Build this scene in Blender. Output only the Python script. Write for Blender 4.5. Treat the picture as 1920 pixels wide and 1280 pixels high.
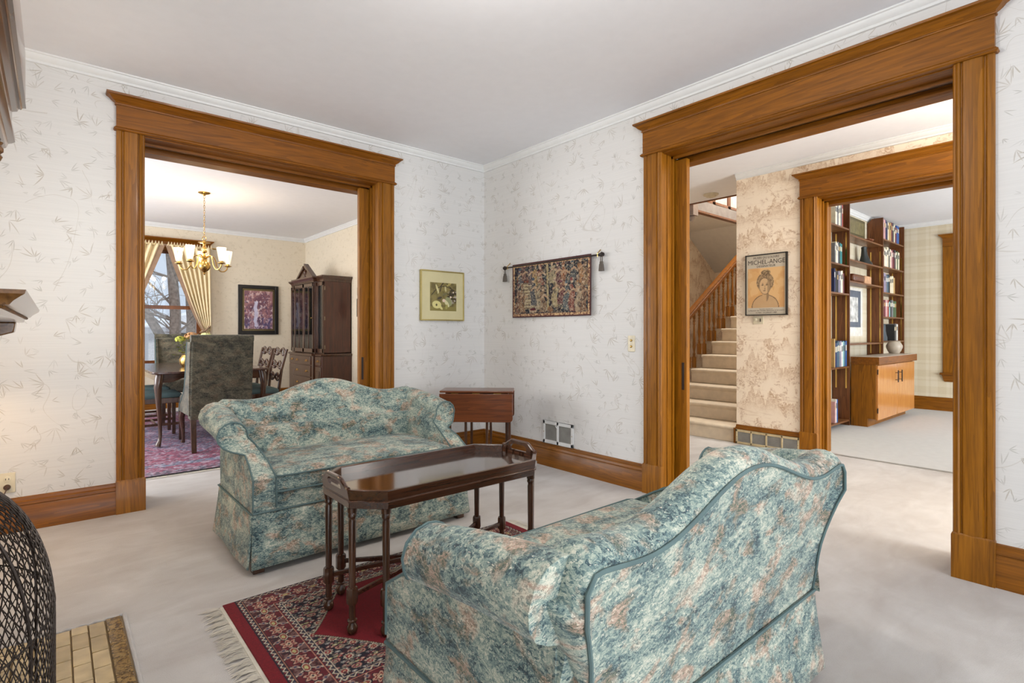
import bpy, bmesh, math, random
import numpy as np
from mathutils import Vector, Matrix, noise as mnoise
PI = math.pi
sc = bpy.context.scene
col = sc.collection
for o in list(bpy.data.objects): bpy.data.objects.remove(o, do_unlink=True)

# ------------------------------------------------------------ camera, world, lights, exposure
CAM_H = 1.13
YAW = math.radians(40.6)                      # camera heading, measured from +Y towards +X
cd = bpy.data.cameras.new('camera'); cam = bpy.data.objects.new('camera', cd); col.objects.link(cam)
cam.location = (0, 0, CAM_H); cam.rotation_euler = (PI/2, 0, -YAW)
cd.sensor_width = 36; cd.lens = 36*1002/1920; cd.shift_y = -17/1920; cd.clip_start = .05; cd.clip_end = 200
sc.camera = cam
sc.view_settings.view_transform = 'Standard'; sc.view_settings.look = 'None'
sc.view_settings.gamma = 1; sc.view_settings.use_curve_mapping = False
sc.view_settings.exposure = 0.22

w = bpy.data.worlds.new('world'); sc.world = w; w.use_nodes = True
wt = w.node_tree; wt.nodes.clear()
wo = wt.nodes.new('ShaderNodeOutputWorld'); wb = wt.nodes.new('ShaderNodeBackground')
wn = wt.nodes.new('ShaderNodeTexNoise'); wr = wt.nodes.new('ShaderNodeValToRGB'); wc = wt.nodes.new('ShaderNodeTexCoord')
wn.inputs['Scale'].default_value = 2.2; wn.inputs['Detail'].default_value = 5
wr.color_ramp.elements[0].color = (.62, .74, .95, 1); wr.color_ramp.elements[0].position = .35
wr.color_ramp.elements[1].color = (.95, .97, 1, 1); wr.color_ramp.elements[1].position = .62
wt.links.new(wc.outputs['Generated'], wn.inputs['Vector']); wt.links.new(wn.outputs[0], wr.inputs[0])
wt.links.new(wr.outputs[0], wb.inputs[0]); wt.links.new(wb.outputs[0], wo.inputs[0])
wb.inputs[1].default_value = .95

def area(name, loc, target, sx, sy, power, color=(1, 1, 1)):
    l = bpy.data.lights.new(name, 'AREA'); l.shape = 'RECTANGLE'; l.size = sx; l.size_y = sy
    l.energy = power; l.color = color
    o = bpy.data.objects.new(name, l); col.objects.link(o); o.location = loc
    o.rotation_euler = (Vector(target)-Vector(loc)).to_track_quat('-Z', 'Y').to_euler()
    return o
def point(name, loc, power, color, r=.05):
    l = bpy.data.lights.new(name, 'POINT'); l.energy = power; l.color = color; l.shadow_soft_size = r
    o = bpy.data.objects.new(name, l); col.objects.link(o); o.location = loc
    return o
COOL = (.86, .93, 1.0); NEU = (.97, .98, 1.0); WARM = (1, .80, .55)
# daylight from windows behind the camera, where no wall is built
area('daylight_rear_window', (.1, -5.0, 1.1), (.9, 3, 2.0), 4.2, 2.2, 175, COOL)
area('west_fill_light', (-1.0, 3.45, 1.55), (1.5, 2.6, 1.2), .85, 1.25, 27, (1, .93, .85))  # added fill panel, brightens the left side of the room
# added daylight panels: open sides of dining room, hall and study, stairwell top
area('daylight_dining_side', (-1.6, 6.9, 1.6), (2.5, 6.9, 1.5), 2.6, 1.8, 120, NEU)
area('daylight_hall_side', (4.3, -3.4, 1.2), (4.6, 4, 1.7), 2.0, 2.2, 240, (1, .98, .93))
area('daylight_study_side', (7.6, -3.4, 1.2), (7.8, 3, 1.6), 3.4, 2.0, 190, COOL)
area('stairwell_fill', (7.2, 3.3, 5.0), (6.6, 3.2, 0), 1.6, 1.0, 130, (1, .96, .90))
sun = bpy.data.lights.new('winter_sun', 'SUN'); sun.energy = 2.2; sun.angle = .12; sun.color = (1, .97, .92)
so_ = bpy.data.objects.new('winter_sun', sun); col.objects.link(so_); so_.rotation_euler = (math.radians(27), math.radians(-9), 0)

# ------------------------------------------------------------ helpers
def link(o, parent=None):
    col.objects.link(o)
    if parent is not None: o.parent = parent
    return o
def tag(o, label=None, cat=None, group=None, kind=None):
    if label: o['label'] = label
    if cat: o['category'] = cat
    if group: o['group'] = group
    if kind: o['kind'] = kind
    return o
def empty(name, loc=(0, 0, 0), rz=0, **k):
    o = bpy.data.objects.new(name, None); o.empty_display_size = .05
    link(o); o.location = loc; o.rotation_euler = (0, 0, rz); tag(o, **k); return o
def kids(o): return [c for c in bpy.data.objects if c.parent is o]
def copy_tree(o, parent=None):
    ch = kids(o); c = o.copy(); col.objects.link(c)
    if parent is not None: c.parent = parent
    for k in ch: copy_tree(k, c)
    return c

class MB:
    def __init__(s, f=None): s.v = []; s.f = []; s.map = f
    def add(s, vs, fs):
        b = len(s.v)
        if s.map: vs = [s.map(*p) for p in vs]
        s.v += [tuple(p) for p in vs]; s.f += [tuple(b+i for i in q) for q in fs]; return s
    def box(s, x0, x1, y0, y1, z0, z1):
        return s.add([(x0,y0,z0),(x1,y0,z0),(x1,y1,z0),(x0,y1,z0),(x0,y0,z1),(x1,y0,z1),(x1,y1,z1),(x0,y1,z1)],
                     [(0,3,2,1),(4,5,6,7),(0,1,5,4),(1,2,6,5),(2,3,7,6),(3,0,4,7)])
    def hexa(s, lo, hi):       # lo, hi: 4 points each, same winding
        return s.add(list(lo)+list(hi), [(0,3,2,1),(4,5,6,7),(0,1,5,4),(1,2,6,5),(2,3,7,6),(3,0,4,7)])
    def prism(s, poly, axis, a, b):
        n = len(poly)
        def P(p, t): return {'x': (t, p[0], p[1]), 'y': (p[0], t, p[1]), 'z': (p[0], p[1], t)}[axis]
        return s.add([P(p, a) for p in poly]+[P(p, b) for p in poly],
            [tuple(range(n)), tuple(range(2*n-1, n-1, -1))]+[(i, (i+1) % n, n+(i+1) % n, n+i) for i in range(n)])
    def loft(s, rings, cap=True, close=True):
        n = len(rings[0]); vs = [p for r in rings for p in r]; fs = []
        for k in range(len(rings)-1):
            for i in range(n if close else n-1):
                j = (i+1) % n; fs.append((k*n+i, k*n+j, (k+1)*n+j, (k+1)*n+i))
        if cap: fs += [tuple(range(n)), tuple(range(len(vs)-1, len(vs)-n-1, -1))]
        return s.add(vs, fs)
    def tube(s, path, r, n=8, closed=False, flat=1.0):
        P = [Vector(p) for p in path]; m = len(P); R = r if isinstance(r, (list, tuple)) else [r]*m
        up = Vector((0, 0, 1)); rings = []; pn = None
        for i in range(m):
            t = (P[(i+1) % m]-P[i-1]) if closed else (P[min(i+1, m-1)]-P[max(i-1, 0)])
            if t.length < 1e-9: t = Vector((0, 0, 1))
            t.normalize()
            if pn is None:
                a = up if abs(t.z) < .9 else Vector((1, 0, 0)); u = a.cross(t).normalized()
            else:
                u = pn-t*pn.dot(t)
                u = u.normalized() if u.length > 1e-6 else up.cross(t).normalized()
            pn = u; v = t.cross(u)
            rings.append([P[i]+u*math.cos(2*PI*k/n)*R[i]+v*math.sin(2*PI*k/n)*R[i]*flat for k in range(n)])
        if closed: rings.append(rings[0])
        return s.loft([[tuple(q) for q in rr] for rr in rings], cap=not closed)
    def lathe(s, prof, c=(0, 0, 0), n=16, ang=0, sx=1, sy=1):
        rings = [[(c[0]+r*sx*math.cos(2*PI*k/n+ang), c[1]+r*sy*math.sin(2*PI*k/n+ang), c[2]+z) for k in range(n)] for r, z in prof]
        return s.loft(rings)
    def grid(s, fn, nu, nv):
        vs = [fn(i/nu, j/nv) for j in range(nv+1) for i in range(nu+1)]
        return s.add(vs, [(j*(nu+1)+i, j*(nu+1)+i+1, (j+1)*(nu+1)+i+1, (j+1)*(nu+1)+i) for j in range(nv) for i in range(nu)])
    def rbox(s, x0, x1, y0, y1, z0, z1, r, k=3, crown=0):
        c = ((x0+x1)/2, (y0+y1)/2, (z0+z1)/2); h = ((x1-x0)/2, (y1-y0)/2, (z1-z0)/2)
        def samp(a):
            e = [-a+r*(1-math.cos(PI/2*i/k)) for i in range(k+1)]
            m = [-(a-r)+2*(a-r)*i/6 for i in range(1, 6)]
            return e+m+[-q for q in reversed(e)]
        S = [samp(q) for q in h]
        for ax in range(3):
            A, B = [(1, 2), (2, 0), (0, 1)][ax]
            for sg in (-1, 1):
                vs = []
                for b in S[B]:
                    for a in S[A]:
                        q = [0, 0, 0]; q[ax] = sg*h[ax]; q[A] = a; q[B] = b
                        inn = [max(-(h[i]-r), min(h[i]-r, q[i])) for i in range(3)]
                        dv = Vector(q)-Vector(inn); L = dv.length
                        p = Vector(inn)+dv*(r/L)
                        if crown: p.z += crown*(1 if q[2] > 0 else -.2)*max(0, 1-(q[0]/h[0])**2)**.6*max(0, 1-(q[1]/h[1])**2)**.6*(1 if ax == 2 else abs(q[2])/h[2])
                        vs.append((p.x+c[0], p.y+c[1], p.z+c[2]))
                na = len(S[A]); nb = len(S[B])
                s.add(vs, [(j*na+i, j*na+i+1, (j+1)*na+i+1, (j+1)*na+i) for j in range(nb-1) for i in range(na-1)])
        return s
    def build(s, name, mat, parent=None, bevel=0, seg=2, smooth=True, ang=38, subd=0, merge=True, **k):
        me = bpy.data.meshes.new(name); me.from_pydata(s.v, [], s.f); me.validate()
        bm = bmesh.new(); bm.from_mesh(me)
        if merge: bmesh.ops.remove_doubles(bm, verts=bm.verts, dist=1e-5)
        bmesh.ops.recalc_face_normals(bm, faces=bm.faces); bm.to_mesh(me); bm.free()
        if smooth:
            me.polygons.foreach_set('use_smooth', [True]*len(me.polygons)); me.set_sharp_from_angle(angle=math.radians(ang))
        if mat: me.materials.append(mat)
        o = bpy.data.objects.new(name, me); link(o, parent)
        if bevel:
            b = o.modifiers.new('bevel', 'BEVEL'); b.width = bevel; b.segments = seg; b.limit_method = 'ANGLE'; b.angle_limit = math.radians(40)
        if subd:
            b = o.modifiers.new('sub', 'SUBSURF'); b.levels = subd; b.render_levels = subd
        tag(o, **k); return o
def B(*a): return MB().box(*a)
def bez(a, b, c, n=10): return [tuple(Vector(a)*(1-t)**2+Vector(b)*2*t*(1-t)+Vector(c)*t*t) for t in [i/n for i in range(n+1)]]
def sstep(a, b, x):
    t = max(0, min(1, (x-a)/(b-a))); return t*t*(3-2*t)

# ------------------------------------------------------------ materials
class NT:
    def __init__(s, name):
        s.m = bpy.data.materials.new(name); s.m.use_nodes = True; s.t = s.m.node_tree
        s.b = s.t.nodes['Principled BSDF']; s.out = s.t.nodes['Material Output']
    def n(s, typ, inp=None, **kw):
        x = s.t.nodes.new('ShaderNode'+typ)
        for k, v in kw.items(): setattr(x, k, v)
        for k, v in (inp or {}).items(): s.set(x.inputs[k], v)
        return x
    def set(s, sock, v):
        if isinstance(v, bpy.types.Node): v = v.outputs[0]
        if isinstance(v, bpy.types.NodeSocket): s.t.links.new(v, sock)
        else: sock.default_value = v
    def math(s, op, a, b=None, c=None, clamp=False):
        x = s.n('Math', operation=op, use_clamp=clamp); s.set(x.inputs[0], a)
        if b is not None: s.set(x.inputs[1], b)
        if c is not None: s.set(x.inputs[2], c)
        return x.outputs[0]
    def ramp(s, f, stops, interp='LINEAR'):
        x = s.n('ValToRGB'); cr = x.color_ramp; cr.interpolation = interp
        while len(cr.elements) < len(stops): cr.elements.new(.5)
        for e, (p, c) in zip(cr.elements, stops): e.position = p; e.color = (*c, 1) if len(c) == 3 else c
        s.set(x.inputs[0], f); return x.outputs[0]
    def coord(s, kind='Object', scale=(1, 1, 1), rot=(0, 0, 0), loc=(0, 0, 0)):
        c = s.n('TexCoord'); m = s.n('Mapping'); s.set(m.inputs[0], c.outputs[kind])
        m.inputs['Scale'].default_value = scale; m.inputs['Rotation'].default_value = rot; m.inputs['Location'].default_value = loc
        return m.outputs[0]
    def noise(s, vec, scale=5, detail=3, rough=.5, dist=0, out=0, dims='3D'):
        x = s.n('TexNoise', noise_dimensions=dims); s.set(x.inputs['Vector'], vec)
        x.inputs['Scale'].default_value = scale; x.inputs['Detail'].default_value = detail
        x.inputs['Roughness'].default_value = rough; x.inputs['Distortion'].default_value = dist
        return x.outputs[out]
    def mix(s, f, a, b, mode='MIX'):
        x = s.n('Mix', data_type='RGBA', blend_type=mode)
        s.set(x.inputs[0], f)
        for i, v in ((6, a), (7, b)):
            if isinstance(v, (tuple, list)): v = (*v, 1) if len(v) == 3 else v
            s.set(x.inputs[i], v)
        return x.outputs[2]
    def bump(s, h, strength=.2, dist=.005):
        x = s.n('Bump', {'Strength': strength, 'Distance': dist}); s.set(x.inputs['Height'], h)
        s.set(s.b.inputs['Normal'], x.outputs[0])
    def done(s, color=None, rough=.5, metal=0, spec=None, coat=0, sheen=0):
        if color is not None:
            if isinstance(color, (tuple, list)): color = (*color, 1) if len(color) == 3 else color
            s.set(s.b.inputs['Base Color'], color)
        s.set(s.b.inputs['Roughness'], rough); s.b.inputs['Metallic'].default_value = metal
        if spec is not None: s.b.inputs['Specular IOR Level'].default_value = spec
        if coat: s.b.inputs['Coat Weight'].default_value = coat; s.b.inputs['Coat Roughness'].default_value = .12
        if sheen: s.b.inputs['Sheen Weight'].default_value = sheen
        return s.m
def lin(r, g, b):
    f = lambda c: ((c/255+.055)/1.055)**2.4 if c > 10 else c/255/12.92
    return (f(r), f(g), f(b))
def flat(name, rgb, rough=.5, metal=0, var=.12, **k):
    n = NT(name); v = n.noise(n.coord(), 14, 3)
    c = lin(*rgb)
    return n.done(n.ramp(v, [(.3, tuple(x*(1-var) for x in c)), (.7, tuple(min(1, x*(1+var)) for x in c))]), rough, metal, **k)
def wood(name, dark, light, axis='z', rough=.32, coat=.25, scale=1.0, knots=0):
    n = NT(name); lo, hi = 2.2*scale, 38*scale
    sc_ = {'x': (lo, hi, hi), 'y': (hi, lo, hi), 'z': (hi, hi, lo)}[axis]
    a = n.noise(n.coord(scale=sc_), 1.0, 5, .6, .8)
    sc2 = tuple(q*.22 for q in sc_)
    b = n.noise(n.coord(scale=sc2, loc=(3, 1, 7)), 1.0, 3, .5, 1.6)
    bands = n.math('FRACT', n.math('MULTIPLY', b, 7.0))
    f_ = n.noise(n.coord(scale=tuple(q*3.2 for q in sc_), loc=(1, 5, 2)), 1.0, 2, .5, .2)
    c = n.math('ADD', n.math('ADD', n.math('MULTIPLY', a, .5), n.math('MULTIPLY', bands, .18)), n.math('MULTIPLY', f_, .32))
    d, l = lin(*dark), lin(*light); mid = tuple((p+q)/2 for p, q in zip(d, l))
    colr = n.ramp(c, [(.28, d), (.5, mid), (.72, l)])
    n.bump(a, .08, .002)
    return n.done(colr, rough, coat=coat, spec=.5 if coat > .2 else .3)
def vcol(name, rough=.7, bump=0, coat=0, sheen=0):
    n = NT(name); a = n.n('Attribute', attribute_name='Col')
    if bump: n.bump(n.noise(n.coord(), 400, 2), bump, .002)
    return n.done(a.outputs['Color'], rough, coat=coat, sheen=sheen)

def wallpaper(name, base, leaf, leaf2, s=1.0, amt=.62):
    n = NT(name)
    sep = n.n('SeparateXYZ'); n.set(sep.inputs[0], n.coord())
    X = n.math('ADD', sep.outputs[0], sep.outputs[1]); Z = sep.outputs[2]
    total = None; tot2 = None
    for li, (cell, L, W, ox, oz, sway) in enumerate([(.235, .110, .0034, 0, 0, .50), (.165, .085, .0030, 5.37, 2.11, .42), (.175, .080, .0030, 11.1, 7.7, .50), (.13, .060, .0026, 17.3, 3.3, .55)]):
        cell *= s; L *= s; W *= s
        P = n.n('CombineXYZ'); n.set(P.inputs[0], n.math('ADD', X, ox)); n.set(P.inputs[1], n.math('ADD', Z, oz))
        v = n.n('TexVoronoi', voronoi_dimensions='2D', feature='F1'); n.set(v.inputs['Vector'], P.outputs[0])
        v.inputs['Scale'].default_value = 1/cell; v.inputs['Randomness'].default_value = .85
        sub = n.n('VectorMath', operation='SUBTRACT'); n.set(sub.inputs[0], P.outputs[0]); n.set(sub.inputs[1], v.outputs['Position'])
        q = n.n('SeparateXYZ'); n.set(q.inputs[0], sub.outputs[0])
        cs = n.n('SeparateColor'); n.set(cs.inputs[0], v.outputs['Color'])
        r = n.math('SQRT', n.math('ADD', n.math('MULTIPLY', q.outputs[0], q.outputs[0]), n.math('MULTIPLY', q.outputs[1], q.outputs[1])))
        th = n.math('ARCTAN2', q.outputs[1], q.outputs[0])
        th = n.math('SUBTRACT', th, n.math('MULTIPLY', cs.outputs[0], 2*PI))
        th = n.math('WRAP', n.math('ADD', th, n.math('MULTIPLY', r, 1.4/s)), PI, -PI)
        k = n.math('ROUND', n.math('DIVIDE', th, sway))
        dl = n.math('SUBTRACT', th, n.math('MULTIPLY', k, sway))
        lat = n.math('ABSOLUTE', n.math('MULTIPLY', r, n.math('SINE', dl)))
        wnn = n.n('TexWhiteNoise', noise_dimensions='2D'); cb = n.n('CombineXYZ'); n.set(cb.inputs[0], k); n.set(cb.inputs[1], cs.outputs[1]); n.set(wnn.inputs['Vector'], cb.outputs[0])
        Lr = n.math('MULTIPLY', n.math('ADD', n.math('MULTIPLY', wnn.outputs[0], .6), .4), L)
        fr = n.math('DIVIDE', r, Lr, clamp=True)
        wd = n.math('MULTIPLY', n.math('SINE', n.math('MULTIPLY', n.math('POWER', fr, .8), PI)), W)
        m = n.math('DIVIDE', n.math('SUBTRACT', wd, lat), .0012*s, clamp=True)
        m = n.math('MULTIPLY', m, n.math('LESS_THAN', n.math('ABSOLUTE', k), 2.6 if li == 0 else 1.6))
        m = n.math('MULTIPLY', m, n.math('LESS_THAN', wnn.outputs[0], .93))
        m = n.math('MULTIPLY', m, n.math('ADD', n.math('MULTIPLY', cs.outputs[2], .65), .35))
        if li % 2 == 0: total = m if total is None else n.math('MAXIMUM', total, m)
        else: tot2 = m if tot2 is None else n.math('MAXIMUM', tot2, m)
    P = n.n('CombineXYZ'); n.set(P.inputs[0], X); n.set(P.inputs[1], n.math('MULTIPLY', Z, .8))
    ns = n.noise(P.outputs[0], 1.5/s, 1, .4, .6, dims='2D')
    st = n.math('SUBTRACT', 1.0, n.math('DIVIDE', n.math('ABSOLUTE', n.math('SUBTRACT', n.math('FRACT', n.math('MULTIPLY', ns, 7)), .5)), .016), clamp=True)
    brk = n.noise(P.outputs[0], 3/s, 0, dims='2D')
    st = n.math('MULTIPLY', n.math('MULTIPLY', st, .32), n.math('GREATER_THAN', brk, .5))
    gl = n.noise(n.coord(scale=(3, 3, 220)), 1, 2)
    big = n.noise(n.coord(), 1.1, 2)
    bl = lin(*base); cbase = n.ramp(n.math('ADD', n.math('MULTIPLY', gl, .8), n.math('MULTIPLY', big, .2)), [(.3, tuple(c*.955 for c in bl)), (.7, tuple(c*1.03 for c in bl))])
    c = n.mix(n.math('MULTIPLY', tot2, amt), cbase, lin(*leaf2))
    c = n.mix(n.math('MULTIPLY', total, amt), c, lin(*leaf))
    c = n.mix(st, c, lin(*leaf))
    return n.done(c, .75)

def scenic(name):
    n = NT(name)
    sep = n.n('SeparateXYZ'); n.set(sep.inputs[0], n.coord())
    X = n.math('ADD', sep.outputs[0], sep.outputs[1]); Z = sep.outputs[2]
    P = n.n('CombineXYZ'); n.set(P.inputs[0], X); n.set(P.inputs[1], Z)
    # rows of craggy hills: each row is a ridge line with a hatched body fading downwards
    tot = None
    for i, (z0, per, h, ox) in enumerate([(0.0, .62, .30, 0), (.31, .62, .24, 2.7)]):
        c1 = n.n('CombineXYZ'); cellz = n.math('FLOOR', n.math('DIVIDE', n.math('ADD', Z, z0), per))
        n.set(c1.inputs[0], X); n.set(c1.inputs[1], n.math('MULTIPLY', cellz, 3.17))
        ridge = n.noise(c1.outputs[0], 2.6, 6, .62, .4, dims='2D')
        fz = n.math('SUBTRACT', n.math('ADD', Z, z0), n.math('MULTIPLY', cellz, per))
        top = n.math('MULTIPLY', n.math('SUBTRACT', ridge, .36), h*4.2)
        below = n.math('SUBTRACT', top, fz)
        body = n.math('MULTIPLY', n.math('GREATER_THAN', below, 0), n.math('SUBTRACT', 1.0, n.math('MULTIPLY', below, 3.2), clamp=True))
        body = n.math('MULTIPLY', body, n.math('MULTIPLY', fz, 9.0, clamp=True))
        tot = body if tot is None else n.math('MAXIMUM', tot, body)
    hat = n.noise(P.outputs[0], 26, 5, .7, 1.5, dims='2D')
    hat = n.ramp(hat, [(.42, (0, 0, 0)), (.56, (1, 1, 1))])
    foli = n.noise(P.outputs[0], 7, 8, .72, .5, dims='2D')
    fol = n.ramp(foli, [(.53, (0, 0, 0)), (.60, (1, 1, 1))])
    msk = n.math('MULTIPLY', tot, n.math('ADD', n.math('MULTIPLY', hat, .6), .3))
    P2 = n.n('CombineXYZ'); n.set(P2.inputs[0], n.math('MULTIPLY', X, .35)); n.set(P2.inputs[1], n.math('MULTIPLY', Z, 3.2))
    wat = n.ramp(n.noise(P2.outputs[0], 9, 5, .6, .3, dims='2D'), [(.60, (0, 0, 0)), (.66, (1, 1, 1))])
    c = n.mix(n.math('MULTIPLY', wat, .35), lin(246, 230, 208), lin(214, 188, 160))
    c = n.mix(n.math('MULTIPLY', msk, .85), c, lin(200, 168, 134))
    c = n.mix(n.math('MULTIPLY', n.math('MULTIPLY', fol, hat), .7), c, lin(188, 152, 118))
    return n.done(c, .75)

def plaid(name):
    n = NT(name)
    sep = n.n('SeparateXYZ'); n.set(sep.inputs[0], n.coord())
    X = n.math('ADD', sep.outputs[0], sep.outputs[1]); Z = sep.outputs[2]
    def band(v, per, w, off=0):
        f = n.math('FRACT', n.math('DIVIDE', n.math('ADD', v, off), per)); return n.math('LESS_THAN', f, w)
    a = n.math('ADD', n.math('MULTIPLY', band(X, .24, .42), .35), n.math('MULTIPLY', band(X, .24, .1, .06), .3))
    b = n.math('ADD', n.math('MULTIPLY', band(Z, .24, .42), .35), n.math('MULTIPLY', band(Z, .24, .1, .06), .3))
    fine = n.noise(n.coord(scale=(60, 60, 60)), 1, 2)
    f = n.math('ADD', n.math('ADD', a, b), n.math('MULTIPLY', n.math('SUBTRACT', fine, .5), .35))
    return n.done(n.ramp(f, [(0, lin(220, 210, 188)), (.5, lin(212, 200, 173)), (1, lin(202, 188, 158))]), .75)

def fabric(name, sc_=1.0, dim=1.0, warm=0):
    n = NT(name)
    co = n.coord()
    nz = n.noise(co, 40*sc_, 4, .65, 0, out=1)
    dv = n.n('VectorMath', operation='MULTIPLY_ADD'); n.set(dv.inputs[0], nz); dv.inputs[1].default_value = (.045, .045, .030); n.set(dv.inputs[2], co)
    sq = n.n('Mapping'); n.set(sq.inputs[0], dv.outputs[0]); sq.inputs['Scale'].default_value = (.62, .62, 1.15)
    v = n.n('TexVoronoi', feature='F1'); n.set(v.inputs['Vector'], sq.outputs[0]); v.inputs['Scale'].default_value = 185*sc_
    v2 = n.n('TexVoronoi', feature='F1'); n.set(v2.inputs['Vector'], sq.outputs[0]); v2.inputs['Scale'].default_value = 420*sc_
    cs2 = n.n('SeparateColor'); n.set(cs2.inputs[0], v2.outputs['Color'])
    cs = n.n('SeparateColor'); n.set(cs.inputs[0], v.outputs['Color'])
    low = n.noise(n.coord(scale=(1, 1, 1.7)), 6.5*sc_, 4, .6, .8)
    low2 = n.noise(n.coord(scale=(1, 1, 1.4), loc=(9, 4, 2)), 11*sc_, 3, .6, .5)
    f = n.math('ADD', n.math('ADD', n.math('MULTIPLY', cs.outputs[0], .36), n.math('MULTIPLY', cs2.outputs[0], .26)), n.math('MULTIPLY', low, 1.25))
    f = n.math('SUBTRACT', f, .42)
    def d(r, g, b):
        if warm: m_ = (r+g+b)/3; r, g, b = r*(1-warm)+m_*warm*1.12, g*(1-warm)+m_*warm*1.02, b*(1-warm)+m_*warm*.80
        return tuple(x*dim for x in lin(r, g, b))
    ca = n.ramp(f, [(.10, d(26, 42, 50)), (.26, d(54, 78, 86)), (.40, d(98, 122, 122)), (.54, d(134, 152, 142)), (.70, d(176, 184, 168)), (.9, d(214, 210, 192))])
    cb_ = n.ramp(f, [(.15, d(52, 66, 60)), (.32, d(98, 110, 90)), (.48, d(150, 128, 110)), (.66, d(186, 158, 140)), (.85, d(214, 204, 182))])
    sel = n.ramp(low2, [(.515, (0, 0, 0)), (.625, (1, 1, 1))])
    c = n.mix(sel, ca, cb_)
    flow = n.math('LESS_THAN', v.outputs['Distance'], .27)
    pk = n.math('MULTIPLY', n.math('GREATER_THAN', cs.outputs[1], .74), flow)
    c = n.mix(n.math('MULTIPLY', pk, .75), c, d(226, 218, 200))
    fib = n.noise(n.coord(scale=(60, 60, 320)), 3, 2)
    c = n.mix(n.math('MULTIPLY', fib, .5), c, n.mix(1, c, (.55, .55, .55), 'MULTIPLY'))
    n.bump(n.noise(co, 500, 2), .25, .0015)
    return n.done(c, .85, sheen=.15)

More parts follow.
